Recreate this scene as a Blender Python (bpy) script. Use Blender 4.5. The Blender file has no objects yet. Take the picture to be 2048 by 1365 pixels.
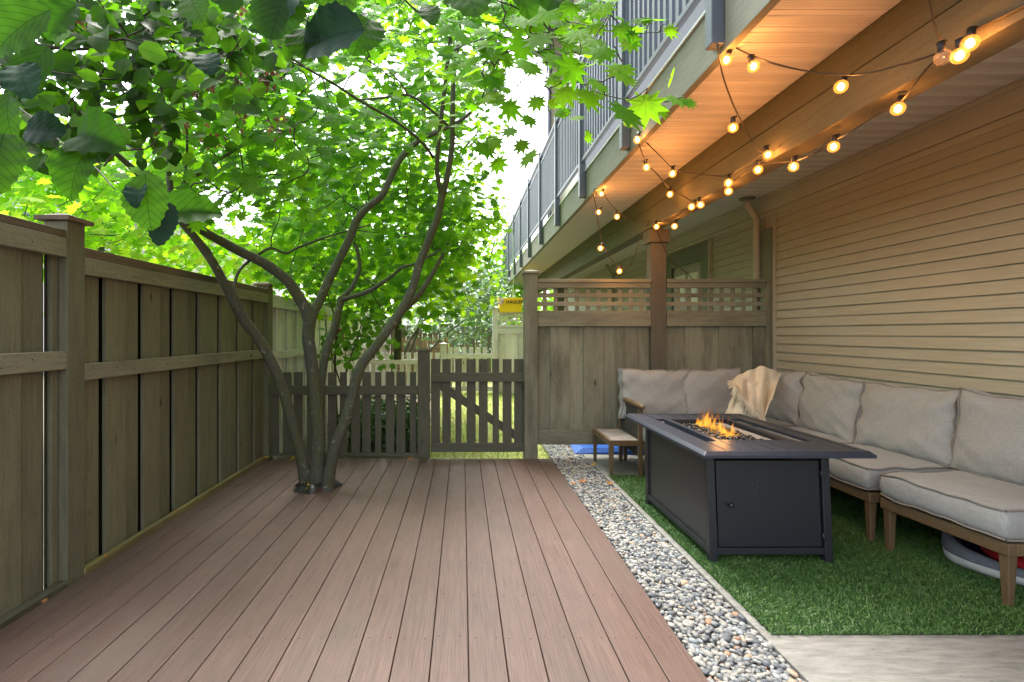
import bpy, math, random
import numpy as np
from mathutils import Vector, Matrix
random.seed(7); rng = np.random.default_rng(11)
R = math.radians
C = bpy.context.scene.collection
SC = bpy.context.scene

# ------------------------------------------------------------------ camera, sky, sun, exposure
H = 1.21; F = 1020.0; VX = 925.0; VY = 667.0
cam = bpy.data.cameras.new('camera'); camo = bpy.data.objects.new('camera', cam); C.objects.link(camo)
camo.location = (0, 0, H); camo.rotation_euler = (R(90), 0, 0)
cam.sensor_width = 36; cam.lens = 36 * F / 2048
cam.shift_x = (1024 - VX) / 2048; cam.shift_y = -(682.5 - VY) / 2048
cam.clip_start = 0.05; cam.clip_end = 2000
SC.camera = camo
SUN_EL, SUN_AZ = R(58), R(150)
w = bpy.data.worlds.new('World'); SC.world = w; w.use_nodes = True
wn = w.node_tree.nodes; wl = w.node_tree.links
sky = wn.new('ShaderNodeTexSky'); sky.sky_type = 'NISHITA'; sky.sun_disc = False
sky.sun_elevation = SUN_EL; sky.sun_rotation = SUN_AZ; sky.dust_density = 3.0
hs = wn.new('ShaderNodeHueSaturation'); hs.inputs['Saturation'].default_value = 0.3
bgn = wn['Background']; bgn.inputs['Strength'].default_value = 0.15
wl.new(sky.outputs[0], hs.inputs['Color']); wl.new(hs.outputs[0], bgn.inputs['Color'])
sl = bpy.data.lights.new('sun', 'SUN'); sl.energy = 1.6; sl.angle = R(26); sl.color = (1, 0.96, 0.9)
so = bpy.data.objects.new('sun', sl); C.objects.link(so)
sd = Vector((math.sin(SUN_AZ) * math.cos(SUN_EL), math.cos(SUN_AZ) * math.cos(SUN_EL), math.sin(SUN_EL)))
SUNV = Vector((-0.12, 0.5, 1.2)).normalized()
sky.sun_elevation = math.asin(SUNV.z); sky.sun_rotation = math.atan2(SUNV.x, SUNV.y)
so.rotation_euler = SUNV.to_track_quat('Z', 'Y').to_euler()
SC.view_settings.view_transform = 'Standard'; SC.view_settings.look = 'None'
SC.view_settings.exposure = 2.5; SC.view_settings.gamma = 1
SC.render.engine = 'CYCLES'
SC.cycles.max_bounces = 8; SC.cycles.diffuse_bounces = 4; SC.cycles.transparent_max_bounces = 24
SC.cycles.transmission_bounces = 6; SC.cycles.sample_clamp_indirect = 6.0
SC.cycles.use_denoising = True
SC.cycles.caustics_reflective = False; SC.cycles.caustics_refractive = False

def P(px, py, Y):
    return Vector(((px - VX) * Y / F, Y, H - (py - VY) * Y / F))

# ------------------------------------------------------------------ materials
def new_mat(name):
    m = bpy.data.materials.new(name); m.use_nodes = True
    nt = m.node_tree
    for n in list(nt.nodes):
        if n.type != 'OUTPUT_MATERIAL' and n.type != 'BSDF_PRINCIPLED': nt.nodes.remove(n)
    return m, nt, nt.nodes['Principled BSDF']

def nd(nt, t, **kw):
    n = nt.nodes.new(t)
    for k, v in kw.items():
        if k in n.inputs: n.inputs[k].default_value = v
        else: setattr(n, k, v)
    return n

def mixc(nt, fac, a, b, mode='MIX'):
    n = nt.nodes.new('ShaderNodeMix'); n.data_type = 'RGBA'; n.blend_type = mode
    def put(i, v):
        if hasattr(v, 'is_linked') or hasattr(v, 'links'): nt.links.new(v, n.inputs[i])
        else: n.inputs[i].default_value = (v if isinstance(v, (int, float)) else (*v, 1)[:4])
    put(0, fac); put(6, a); put(7, b)
    return n.outputs[2]

def ramp(nt, src, stops, interp='LINEAR'):
    n = nt.nodes.new('ShaderNodeValToRGB'); n.color_ramp.interpolation = interp
    e = n.color_ramp.elements
    while len(e) < len(stops): e.new(0.5)
    for i, (p, c) in enumerate(stops):
        e[i].position = p
        e[i].color = (*c, 1) if not isinstance(c, (int, float)) else (c, c, c, 1)
    nt.links.new(src, n.inputs[0]); return n.outputs[0]

def coords(nt, scale=(1, 1, 1), island=True, uv=False):
    tc = nt.nodes.new('ShaderNodeTexCoord')
    v = tc.outputs['UV' if uv else 'Object']
    mp = nt.nodes.new('ShaderNodeMapping'); mp.inputs['Scale'].default_value = scale
    nt.links.new(v, mp.inputs['Vector'])
    g = nt.nodes.new('ShaderNodeNewGeometry')
    if island:
        mul = nt.nodes.new('ShaderNodeMath'); mul.operation = 'MULTIPLY'; mul.inputs[1].default_value = 57.0
        nt.links.new(g.outputs['Random Per Island'], mul.inputs[0])
        ad = nt.nodes.new('ShaderNodeVectorMath'); ad.operation = 'ADD'
        nt.links.new(mp.outputs[0], ad.inputs[0]); nt.links.new(mul.outputs[0], ad.inputs[1])
        return ad.outputs[0], g.outputs['Random Per Island'], v
    return mp.outputs[0], g.outputs['Random Per Island'], v

def noise(nt, vec, scale, detail=4, rough=0.55):
    n = nd(nt, 'ShaderNodeTexNoise', Scale=scale, Detail=detail, Roughness=rough)
    nt.links.new(vec, n.inputs['Vector']); return n.outputs[0]

def bump(nt, bsdf, h, strength=0.3, dist=0.01):
    b = nd(nt, 'ShaderNodeBump', Strength=strength, Distance=dist)
    nt.links.new(h, b.inputs['Height']); nt.links.new(b.outputs[0], bsdf.inputs['Normal'])

def wood(name, col, axis='z', rough=0.75, var=0.24, dirt=(0.05, 0.042, 0.028), knots=True, grain=1.0, bstr=0.35, dirtamt=0.4):
    m, nt, b = new_mat(name)
    sc = {'x': (0.9, 14, 14), 'y': (14, 0.9, 14), 'z': (14, 14, 0.9)}[axis]
    sk = {'x': (1.4, 5, 5), 'y': (5, 1.4, 5), 'z': (5, 5, 1.4)}[axis]
    v, isl, obj = coords(nt, sc)
    g = noise(nt, v, 5 * grain, 6, 0.65)
    v2, _, _ = coords(nt, sk)
    n2 = noise(nt, v2, 1.1, 5, 0.6)
    dark = tuple(c * 0.76 for c in col); light = tuple(min(1, c * 1.14) for c in col)
    c1 = ramp(nt, g, [(0.3, dark), (0.5, col), (0.72, light)])
    c2 = mixc(nt, ramp(nt, n2, [(0.48, 0.0), (0.75, dirtamt)]), c1, dirt)
    vs, _, _ = coords(nt, {'x': (1, 3, 3), 'y': (3, 1, 3), 'z': (3, 3, 1)}[axis])
    spn = noise(nt, vs, 70, 3, 0.7)
    c2 = mixc(nt, 0.5, c2, ramp(nt, spn, [(0.32, (0.62, 0.62, 0.62)), (0.55, (1.0, 1.0, 1.0)), (0.72, (1.35, 1.33, 1.28))]), 'MULTIPLY')
    isr = ramp(nt, isl, [(0, 1 - var), (1, 1 + var * 0.6)])
    c3 = mixc(nt, 1.0, c2, isr, 'MULTIPLY')
    out = c3
    if knots:
        vk, _, _ = coords(nt, {'x': (1.0, 2.4, 2.4), 'y': (2.4, 1.0, 2.4), 'z': (2.4, 2.4, 1.0)}[axis])
        vo = nd(nt, 'ShaderNodeTexVoronoi', Scale=2.2); nt.links.new(vk, vo.inputs['Vector'])
        out = mixc(nt, ramp(nt, vo.outputs['Distance'], [(0.03, 0.85), (0.09, 0.0)]), c3, tuple(c * 0.5 for c in dirt))
    nt.links.new(out, b.inputs['Base Color'])
    b.inputs['Roughness'].default_value = rough
    bump(nt, b, g, bstr, 0.004)
    return m

def plain(name, col, rough=0.5, metal=0.0, var=0.0, nscale=30, bumps=0.0, spec=0.5, speck=None, scale=(1, 1, 1)):
    m, nt, b = new_mat(name)
    v, isl, _ = coords(nt, scale, island=False)
    n = noise(nt, v, nscale, 5, 0.6)
    c = ramp(nt, n, [(0.3, tuple(x * (1 - var) for x in col)), (0.7, tuple(min(1, x * (1 + var)) for x in col))])
    if speck:
        n2 = noise(nt, v, speck[0], 3, 0.7)
        c = mixc(nt, ramp(nt, n2, [(speck[1], 0.0), (speck[1] + 0.06, speck[3] if len(speck) > 3 else 0.8)]), c, speck[2])
    nt.links.new(c, b.inputs['Base Color'])
    b.inputs['Roughness'].default_value = rough; b.inputs['Metallic'].default_value = metal
    b.inputs['Specular IOR Level'].default_value = spec
    if bumps: bump(nt, b, n, bumps, 0.004)
    return m

def leaf_mat(name, c0, c1, c2, trans=0.55, veins=False, vw=0.03, rough=0.5, tcol=None, brown=0.0, gloss=0.035):
    m, nt, b = new_mat(name)
    g = nt.nodes.new('ShaderNodeNewGeometry')
    tc = nt.nodes.new('ShaderNodeTexCoord')
    col = ramp(nt, g.outputs['Random Per Island'], [(0, c0), (0.5, c1), (1.0, c2)])
    n = noise(nt, tc.outputs['Object'], 25, 3)
    col = mixc(nt, 0.5, col, ramp(nt, n, [(0.3, (0.72, 0.72, 0.72)), (0.7, (1.2, 1.2, 1.2))]), 'MULTIPLY')
    if brown:
        n3 = noise(nt, tc.outputs['Object'], 4, 3)
        col = mixc(nt, ramp(nt, n3, [(0.66, 0.0), (0.72, brown)]), col, (0.3, 0.2, 0.05))
    if veins == 'radial':
        sx = nt.nodes.new('ShaderNodeSeparateXYZ'); nt.links.new(tc.outputs['UV'], sx.inputs[0])
        def Q(op, a, bb=None):
            k = nt.nodes.new('ShaderNodeMath'); k.operation = op
            for i, q in enumerate((a, bb)):
                if q is None: continue
                if isinstance(q, (int, float)): k.inputs[i].default_value = q
                else: nt.links.new(q, k.inputs[i])
            return k.outputs[0]
        xx = Q('SUBTRACT', sx.outputs[0], 0.5); yy = Q('SUBTRACT', sx.outputs[1], 0.24)
        an = Q('DIVIDE', Q('ARCTAN2', xx, yy), R(304 / 9))
        fr = Q('ABSOLUTE', Q('SUBTRACT', an, Q('ROUND', an)))
        rad = Q('SQRT', Q('ADD', Q('MULTIPLY', xx, xx), Q('MULTIPLY', yy, yy)))
        ln = Q('LESS_THAN', Q('MULTIPLY', fr, rad), 0.007)
        fac = Q('MULTIPLY', ln, 0.6)
        col = mixc(nt, fac, col, tuple(x * 0.5 for x in c1))
        bump(nt, b, fr, 0.2, 0.006)
    elif veins:
        sx = nt.nodes.new('ShaderNodeSeparateXYZ'); nt.links.new(tc.outputs['UV'], sx.inputs[0])
        def M(op, a, bb=None):
            k = nt.nodes.new('ShaderNodeMath'); k.operation = op
            for i, q in enumerate((a, bb)):
                if q is None: continue
                if isinstance(q, (int, float)): k.inputs[i].default_value = q
                else: nt.links.new(q, k.inputs[i])
            return k.outputs[0]
        ax = M('ABSOLUTE', M('SUBTRACT', sx.outputs[0], 0.5))
        vv = M('ADD', M('SUBTRACT', sx.outputs[1], M('MULTIPLY', ax, 0.8)), M('MULTIPLY', M('MULTIPLY', ax, ax), -0.9))
        fr = M('ABSOLUTE', M('SUBTRACT', M('FRACT', M('MULTIPLY', vv, 7.0)), 0.5))
        line = M('MAXIMUM', M('LESS_THAN', ax, 0.009), M('MULTIPLY', M('LESS_THAN', fr, vw), 0.7))
        fac = M('MULTIPLY', line, 0.75)
        col = mixc(nt, fac, col, tuple(x * 0.45 for x in c1))
        hb = M('ADD', M('MULTIPLY', fr, 0.8), M('MULTIPLY', n, 0.5))
        bump(nt, b, hb, 0.18, 0.004)
    nt.links.new(col, b.inputs['Base Color'])
    b.inputs['Roughness'].default_value = rough
    b.inputs['Specular IOR Level'].default_value = gloss * 10
    tr = nt.nodes.new('ShaderNodeBsdfTranslucent')
    tcv = mixc(nt, 1.0, col, tcol or (2.2, 2.0, 0.9), 'MULTIPLY')
    nt.links.new(tcv, tr.inputs['Color'])
    mx = nt.nodes.new('ShaderNodeMixShader'); mx.inputs[0].default_value = trans
    nt.links.new(b.outputs[0], mx.inputs[1]); nt.links.new(tr.outputs[0], mx.inputs[2])
    nt.links.new(mx.outputs[0], nt.nodes['Material Output'].inputs['Surface'])
    return m

def emit_mat(name, col, strength):
    m, nt, b = new_mat(name)
    b.inputs['Base Color'].default_value = (*col, 1)
    b.inputs['Emission Color'].default_value = (*col, 1); b.inputs['Emission Strength'].default_value = strength
    return m

OL = (0.185, 0.180, 0.116)
M = {}
M['fence_v'] = wood('fence_paint_vertical', OL, 'z')
M['fence_x'] = wood('fence_paint_across', OL, 'x')
M['fence_y'] = wood('fence_paint_along', (0.29, 0.277, 0.2), 'y')
M['cap_y'] = wood('weathered_cap_along', (0.17, 0.125, 0.085), 'y', dirt=(0.02, 0.014, 0.01), dirtamt=0.9)
DK = (0.11, 0.108, 0.078)
M['dark_v'] = wood('dark_picket_vertical', DK, 'z'); M['dark_x'] = wood('dark_picket_across', DK, 'x')
SCR = (0.235, 0.235, 0.168)
M['scr_v'] = wood('screen_vertical', SCR, 'z', dirtamt=0.75); M['scr_x'] = wood('screen_across', SCR, 'x', dirtamt=0.6)
PAL_LIT = (0.78, 0.74, 0.76)  # bright daylight of the far yard put into the wood colour
M['pale_v'] = wood('sunlit_fence_vertical', PAL_LIT, 'z'); M['pale_x'] = wood('sunlit_fence_across', PAL_LIT, 'x'); M['pale_y'] = wood('sunlit_fence_along', PAL_LIT, 'y')
M['trim'] = wood('painted_trim', (0.125, 0.108, 0.062), 'y', knots=False, var=0.05, dirtamt=0.15)
M['trim_v'] = wood('painted_trim_vertical', (0.115, 0.102, 0.075), 'z', knots=False, var=0.05, dirtamt=0.15)
M['fascia'] = wood('fascia_paint', (0.2, 0.2, 0.15), 'y', knots=False, var=0.05, dirtamt=0.12)
M['casing'] = plain('casing_paint', (0.13, 0.14, 0.1), 0.6, var=0.1)
M['edging'] = wood('edging_timber', (0.24, 0.2, 0.08), 'y', dirtamt=0.8)
M['oldedge'] = wood('old_edging_timber', (0.1, 0.095, 0.065), 'y', dirtamt=0.8)
M['teak'] = wood('brown_furniture_wood', (0.165, 0.108, 0.056), 'x', rough=0.45, knots=False, dirtamt=0.25)
M['teak_z'] = wood('brown_furniture_wood_upright', (0.16, 0.104, 0.054), 'z', rough=0.45, knots=False, dirtamt=0.25)
M['tiletop'] = plain('grey_table_top', (0.36, 0.34, 0.33), 0.5, var=0.25, nscale=18)
M['slate'] = plain('slate_blue_metal', (0.085, 0.10, 0.13), 0.4, var=0.05)
M['backing'] = wood('shade_dark_backing_board', (0.022, 0.019, 0.013), 'z', knots=False)  # near-black colour paints in the shade of the gaps between front boards
M['nail'] = plain('rusty_nail', (0.05, 0.03, 0.02), 0.7)
M['white'] = plain('white_flashing', (0.7, 0.7, 0.7), 0.5, var=0.04)
M['char'] = plain('charcoal_metal', (0.016, 0.018, 0.025), 0.42, var=0.12, nscale=120, bumps=0.08)
M['chartop'] = plain('charcoal_table_top', (0.03, 0.037, 0.054), 0.36, var=0.12, nscale=120, bumps=0.05)
M['sidep'] = plain('textured_charcoal_lit_panel', (0.034, 0.034, 0.035), 0.45, var=0.2, nscale=200, bumps=0.1)  # lighter than the body: light reflected off the deck put into the colour
M['door'] = plain('charcoal_door', (0.011, 0.013, 0.02), 0.5, var=0.2, nscale=160, bumps=0.08)
M['steel'] = plain('brushed_steel', (0.55, 0.55, 0.55), 0.35, 0.9, var=0.1)
M['pebble'] = plain('black_glossy_stone', (0.012, 0.012, 0.014), 0.12)
M['black'] = plain('black_plastic', (0.012, 0.012, 0.012), 0.55)
M['cord'] = plain('dark_cord', (0.03, 0.022, 0.015), 0.5)
M['concrete'] = plain('concrete', (0.23, 0.222, 0.2), 0.85, var=0.3, nscale=26, bumps=0.4, speck=(75, 0.62, (0.07, 0.065, 0.05), 0.7), scale=(0.3, 1.6, 1))
M['ground'] = plain('soil', (0.09, 0.075, 0.045), 0.95, var=0.4, nscale=8, bumps=0.4)
M['lawn'] = plain('sunlit_lawn_turf', (0.30, 0.33, 0.09), 0.9, var=0.35, nscale=14, bumps=0.3, speck=(3, 0.55, (0.3, 0.24, 0.12), 0.7))  # base colour raised to carry the sunlight on the lawn
M['turf'] = plain('turf_backing', (0.015, 0.035, 0.01), 0.9, var=0.3)
M['blue'] = plain('blue_tarp', (0.005, 0.09, 0.42), 0.45, var=0.1)
M['yellow'] = plain('yellow_plastic', (1.0, 0.68, 0.01), 0.4, var=0.03)
M['rope'] = plain('pale_green_rope', (0.35, 0.5, 0.3), 0.7)
M['ragred'] = plain('red_and_white_cloth', (0.75, 0.7, 0.66), 0.8, speck=(18, 0.5, (0.5, 0.04, 0.04), 1.0))
M['birdred'] = plain('faded_red_paint', (0.30, 0.09, 0.07), 0.7, var=0.15)
M['birddark'] = plain('birdhouse_hole', (0.02, 0.015, 0.012), 0.9)
M['reed'] = wood('reed', (0.42, 0.28, 0.13), 'z', knots=False, var=0.5)
M['barrier'] = plain('weed_fabric', (0.012, 0.013, 0.014), 0.4, bumps=0.3)
M['throw'] = plain('cream_wool', (0.70, 0.63, 0.49), 0.9, var=0.08, nscale=160, bumps=0.2)
M['bedgrey'] = plain('grey_felt', (0.16, 0.175, 0.2), 0.95, var=0.15, nscale=80, bumps=0.3)
M['bedwhite'] = plain('white_canvas', (0.55, 0.56, 0.52), 0.85, var=0.1, nscale=10)
M['bednavy'] = plain('navy_lining', (0.02, 0.018, 0.045), 0.9)
M['bedred'] = plain('red_cloth', (0.45, 0.012, 0.02), 0.85, var=0.2)
M['roofgrey'] = plain('grey_shingle', (0.2, 0.22, 0.26), 0.8, var=0.2, nscale=20)
M['brownpod'] = leaf_mat('dry_brown_pod', (0.09, 0.05, 0.03), (0.14, 0.08, 0.045), (0.22, 0.13, 0.07), trans=0.3, tcol=(1.3, 1.0, 0.8))
M['deadleaf'] = leaf_mat('dead_leaf', (0.25, 0.09, 0.03), (0.35, 0.15, 0.05), (0.5, 0.3, 0.08), trans=0.2, tcol=(1.2, 1, .8))
M['yleaf'] = leaf_mat('yellow_leaf', (0.6, 0.36, 0.05), (0.65, 0.4, 0.06), (0.7, 0.42, 0.05), trans=0.2, tcol=(1.2, 1, .8))

def bark_mat(name, c, li=(0.34, 0.36, 0.28), moss=(0.06, 0.075, 0.015)):
    m, nt, b = new_mat(name)
    v, _, _ = coords(nt, (1, 1, 0.35), island=False)
    n = noise(nt, v, 55, 6, 0.7)
    n2 = noise(nt, v, 9, 4)
    v3, _, _ = coords(nt, (1, 1, 0.7), island=False)
    n3 = noise(nt, v3, 26, 3)
    col = ramp(nt, n, [(0.3, tuple(x * 0.5 for x in c)), (0.6, c), (0.8, tuple(x * 1.5 for x in c))])
    col = mixc(nt, ramp(nt, n2, [(0.45, 0.0), (0.65, 0.7)]), col, moss)
    col = mixc(nt, ramp(nt, n3, [(0.64, 0.0), (0.70, 0.6)]), col, li)
    nt.links.new(col, b.inputs['Base Color']); b.inputs['Roughness'].default_value = 0.85
    bump(nt, b, n, 0.7, 0.006)
    return m
M['bark'] = bark_mat('mossy_bark', (0.078, 0.082, 0.058), li=(0.26, 0.27, 0.2), moss=(0.055, 0.065, 0.015))
M['twig'] = plain('dark_twig', (0.045, 0.035, 0.025), 0.8, var=0.3)

TG = (2.8, 2.4, 0.7)
M['maple'] = leaf_mat('maple_leaf', (0.05, 0.17, 0.010), (0.085, 0.25, 0.014), (0.13, 0.32, 0.018), trans=0.66, veins='radial', brown=0.2, rough=.6, gloss=.015, tcol=TG)
M['maplefar'] = leaf_mat('far_maple_leaf', (0.12, 0.28, 0.015), (0.18, 0.36, 0.02), (0.28, 0.44, 0.035), trans=0.66, rough=.6, gloss=.015, tcol=(2.3, 2.1, .7))
M['yellowfar'] = leaf_mat('yellow_green_leaf', (0.12, 0.32, 0.015), (0.18, 0.39, 0.02), (0.30, 0.46, 0.04), trans=0.66, rough=.6, gloss=.015)
M['hazel'] = leaf_mat('hazel_leaf', (0.012, 0.042, 0.004), (0.03, 0.095, 0.008), (0.085, 0.22, 0.018), trans=0.58, veins=True, brown=0.12, gloss=.02, tcol=(2.2, 2.1, .7))
M['hazelnear'] = leaf_mat('near_hazel_leaf', (0.012, 0.045, 0.004), (0.022, 0.075, 0.006), (0.04, 0.115, 0.009), vw=.08, trans=0.6, veins=True, gloss=.015, rough=.6, tcol=(1.8, 1.8, 0.8))
M['bluegreen'] = leaf_mat('blue_green_leaf', (0.05, 0.12, 0.05), (0.10, 0.19, 0.10), (0.16, 0.26, 0.15), trans=0.3, gloss=0.06)
M['hedge'] = leaf_mat('hedge_leaf', (0.02, 0.06, 0.015), (0.05, 0.12, 0.03), (0.12, 0.22, 0.08), trans=0.25, gloss=0.06)
M['shrub'] = leaf_mat('shrub_leaf', (0.05, 0.14, 0.015), (0.09, 0.22, 0.02), (0.13, 0.28, 0.03), trans=0.5, veins=True)

def siding_mat():
    m, nt, b = new_mat('beige_vinyl_siding')
    v, _, obj = coords(nt, (1, 0.5, 16), island=False)
    n = noise(nt, v, 6, 6, 0.7)
    n2 = noise(nt, obj, 1.2, 3)
    c = ramp(nt, n, [(0.35, (0.345, 0.325, 0.247)), (0.65, (0.43, 0.405, 0.31))])
    c = mixc(nt, ramp(nt, n2, [(0.5, 0.0), (0.75, 0.25)]), c, (0.36, 0.29, 0.17))
    nt.links.new(c, b.inputs['Base Color']); b.inputs['Roughness'].default_value = 0.42
    bump(nt, b, n, 0.12, 0.003)
    return m
M['siding'] = siding_mat()

def soffit_mat():
    m, nt, b = new_mat('bulb_warmed_white_vinyl')
    tc = nt.nodes.new('ShaderNodeTexCoord')
    sx = nt.nodes.new('ShaderNodeSeparateXYZ'); nt.links.new(tc.outputs['Object'], sx.inputs[0])
    def Mm(op, a, bb=None):
        k = nt.nodes.new('ShaderNodeMath'); k.operation = op
        for i, q in enumerate((a, bb)):
            if q is None: continue
            if isinstance(q, (int, float)): k.inputs[i].default_value = q
            else: nt.links.new(q, k.inputs[i])
        return k.outputs[0]
    fx = Mm('SUBTRACT', Mm('FRACT', Mm('DIVIDE', sx.outputs[0], 0.011)), 0.5)
    fy = Mm('SUBTRACT', Mm('FRACT', Mm('DIVIDE', sx.outputs[1], 0.011)), 0.5)
    d = Mm('ADD', Mm('MULTIPLY', fx, fx), Mm('MULTIPLY', fy, fy))
    hole = Mm('LESS_THAN', d, 0.085)
    by = Mm('FRACT', Mm('DIVIDE', sx.outputs[1], 0.121))
    band = Mm('MULTIPLY', Mm('GREATER_THAN', by, 0.14), Mm('LESS_THAN', by, 0.60))
    f = Mm('MULTIPLY', Mm('MULTIPLY', hole, band), 0.7)
    c = mixc(nt, f, (0.60, 0.56, 0.52), (0.1, 0.085, 0.07))  # white vinyl tinted warm, adding the bulbs' orange glow to the colour
    nt.links.new(c, b.inputs['Base Color']); b.inputs['Roughness'].default_value = 0.5
    return m
M['soffit'] = soffit_mat()

def deck_mat():
    m, nt, b = new_mat('red_brown_composite')
    v, isl, obj = coords(nt, (1, 0.012, 1))
    g = noise(nt, v, 420, 3, 0.6)
    g2 = noise(nt, v, 90, 3, 0.6)
    c = ramp(nt, g, [(0.35, (0.082, 0.050, 0.040)), (0.65, (0.152, 0.100, 0.082))])
    c = mixc(nt, 0.4, c, ramp(nt, g2, [(0.3, (0.75, 0.75, 0.75)), (0.7, (1.25, 1.25, 1.25))]), 'MULTIPLY')
    c = mixc(nt, 1.0, c, ramp(nt, isl, [(0, (0.86, 0.84, 0.84)), (1, (1.08, 1.06, 1.06))]), 'MULTIPLY')
    sp, _, _ = coords(nt, (1.5, 0.8, 1), island=False)
    st = noise(nt, sp, 2.2, 5, 0.65)
    c = mixc(nt, ramp(nt, st, [(0.5, 0.0), (0.72, 0.55)]), c, (0.075, 0.064, 0.048))
    s2 = noise(nt, obj, 34, 2, 0.5)
    c = mixc(nt, ramp(nt, s2, [(0.73, 0.0), (0.77, 0.5)]), c, (0.04, 0.02, 0.015))
    nt.links.new(c, b.inputs['Base Color'])
    nt.links.new(ramp(nt, st, [(0.3, (0.38,) * 3), (0.7, (0.55,) * 3)]), b.inputs['Roughness'])
    bump(nt, b, g, 0.25, 0.002)
    return m
M['deck'] = deck_mat()

def fabric_mat():
    m, nt, b = new_mat('light_taupe_fabric')
    v, _, obj = coords(nt, (1, 1, 1), island=False)
    a, _, _ = coords(nt, (1, 1, 0.05), island=False); n1 = noise(nt, a, 420, 2)
    a2, _, _ = coords(nt, (0.08, 0.08, 1), island=False); n2 = noise(nt, a2, 420, 2)
    n3 = noise(nt, obj, 5, 4)
    c = ramp(nt, n1, [(0.35, (0.29, 0.295, 0.285)), (0.65, (0.37, 0.375, 0.362))])
    c = mixc(nt, 0.5, c, ramp(nt, n2, [(0.35, (0.85, 0.85, 0.85)), (0.65, (1.12, 1.12, 1.12))]), 'MULTIPLY')
    c = mixc(nt, ramp(nt, n3, [(0.5, 0.0), (0.8, 0.06)]), c, (0.2, 0.19, 0.17))
    nt.links.new(c, b.inputs['Base Color']); b.inputs['Roughness'].default_value = 0.9
    b.inputs['Sheen Weight'].default_value = 0.15
    w1 = noise(nt, obj, 9, 5, 0.6)
    ad = nt.nodes.new('ShaderNodeMath'); ad.operation = 'MULTIPLY_ADD'; ad.inputs[1].default_value = 0.04
    nt.links.new(n1, ad.inputs[0]); nt.links.new(w1, ad.inputs[2])
    bump(nt, b, ad.outputs[0], 0.5, 0.018)
    return m
M['fabric'] = fabric_mat()
M['piping'] = plain('taupe_piping', (0.24, 0.225, 0.2), 0.9)

def stone_mat():
    m, nt, b = new_mat('river_pebbles')
    g = nt.nodes.new('ShaderNodeNewGeometry')
    tc = nt.nodes.new('ShaderNodeTexCoord')
    c = ramp(nt, g.outputs['Random Per Island'], [(0.0, (0.11, 0.12, 0.132)), (0.2, (0.16, 0.168, 0.175)), (0.38, (0.23, 0.225, 0.212)),
        (0.5, (0.30, 0.285, 0.255)), (0.62, (0.24, 0.26, 0.27)), (0.72, (0.34, 0.325, 0.29)), (0.89, (0.39, 0.38, 0.355)), (0.955, (0.40, 0.29, 0.2)), (0.985, (0.36, 0.20, 0.12))], 'CONSTANT')
    n = noise(nt, tc.outputs['Object'], 90, 5, 0.7)
    c = mixc(nt, 0.7, c, ramp(nt, n, [(0.3, (0.55, 0.55, 0.55)), (0.7, (1.3, 1.3, 1.3))]), 'MULTIPLY')
    nt.links.new(c, b.inputs['Base Color']); b.inputs['Roughness'].default_value = 0.6
    bump(nt, b, n, 0.3, 0.003)
    return m
M['stone'] = stone_mat()

def blade_mat(name, a, bb, c2):
    m, nt, b = new_mat(name)
    g = nt.nodes.new('ShaderNodeNewGeometry')
    c = ramp(nt, g.outputs['Random Per Island'], [(0, a), (0.55, bb), (0.9, c2), (1.0, (c2[0] * 1.5, c2[1] * 1.2, c2[2] * 1.3))])
    nt.links.new(c, b.inputs['Base Color']); b.inputs['Roughness'].default_value = 0.38
    b.inputs['Specular IOR Level'].default_value = 0.35
    return m
M['blade'] = blade_mat('plastic_grass_blade', (0.026, 0.08, 0.012), (0.065, 0.17, 0.032), (0.14, 0.25, 0.075))
M['lawnblade'] = blade_mat('lawn_blade', (0.2, 0.34, 0.03), (0.34, 0.48, 0.08), (0.5, 0.52, 0.18))

def flame_mat():
    m, nt, b = new_mat('flame')
    nt.nodes.remove(b)
    tc = nt.nodes.new('ShaderNodeTexCoord'); sx = nt.nodes.new('ShaderNodeSeparateXYZ')
    nt.links.new(tc.outputs['UV'], sx.inputs[0])
    v, _, obj = coords(nt, (1, 1, 0.35), island=True)
    n = noise(nt, v, 38, 4, 0.7)
    col = ramp(nt, sx.outputs[1], [(0.0, (1.0, 0.30, 0.04)), (0.25, (1.0, 0.50, 0.06)), (0.6, (1.0, 0.33, 0.03)), (1.0, (0.9, 0.16, 0.01))])
    em = nt.nodes.new('ShaderNodeEmission'); em.inputs['Strength'].default_value = 0.30
    nt.links.new(col, em.inputs['Color'])
    tr = nt.nodes.new('ShaderNodeBsdfTransparent')
    mu = nt.nodes.new('ShaderNodeMath'); mu.operation = 'MULTIPLY'
    ue = nt.nodes.new('ShaderNodeMath'); ue.operation = 'MULTIPLY'
    nt.links.new(ramp(nt, sx.outputs[0], [(0.0, 0.0), (0.35, 1.0), (0.65, 1.0), (1.0, 0.0)]), ue.inputs[0])
    nt.links.new(ramp(nt, n, [(0.38, 0.0), (0.62, 0.75)]), ue.inputs[1]); nt.links.new(ue.outputs[0], mu.inputs[0])
    nt.links.new(ramp(nt, sx.outputs[1], [(0, 0.35), (0.15, 1.0), (0.6, 0.9), (1.0, 0.0)]), mu.inputs[1])
    mx = nt.nodes.new('ShaderNodeMixShader'); nt.links.new(mu.outputs[0], mx.inputs[0])
    nt.links.new(tr.outputs[0], mx.inputs[1]); nt.links.new(em.outputs[0], mx.inputs[2])
    nt.links.new(mx.outputs[0], nt.nodes['Material Output'].inputs['Surface'])
    return m
M['flame'] = flame_mat()
M['filament'] = emit_mat('lit_bulb_core', (1.0, 0.55, 0.16), 6)
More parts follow.
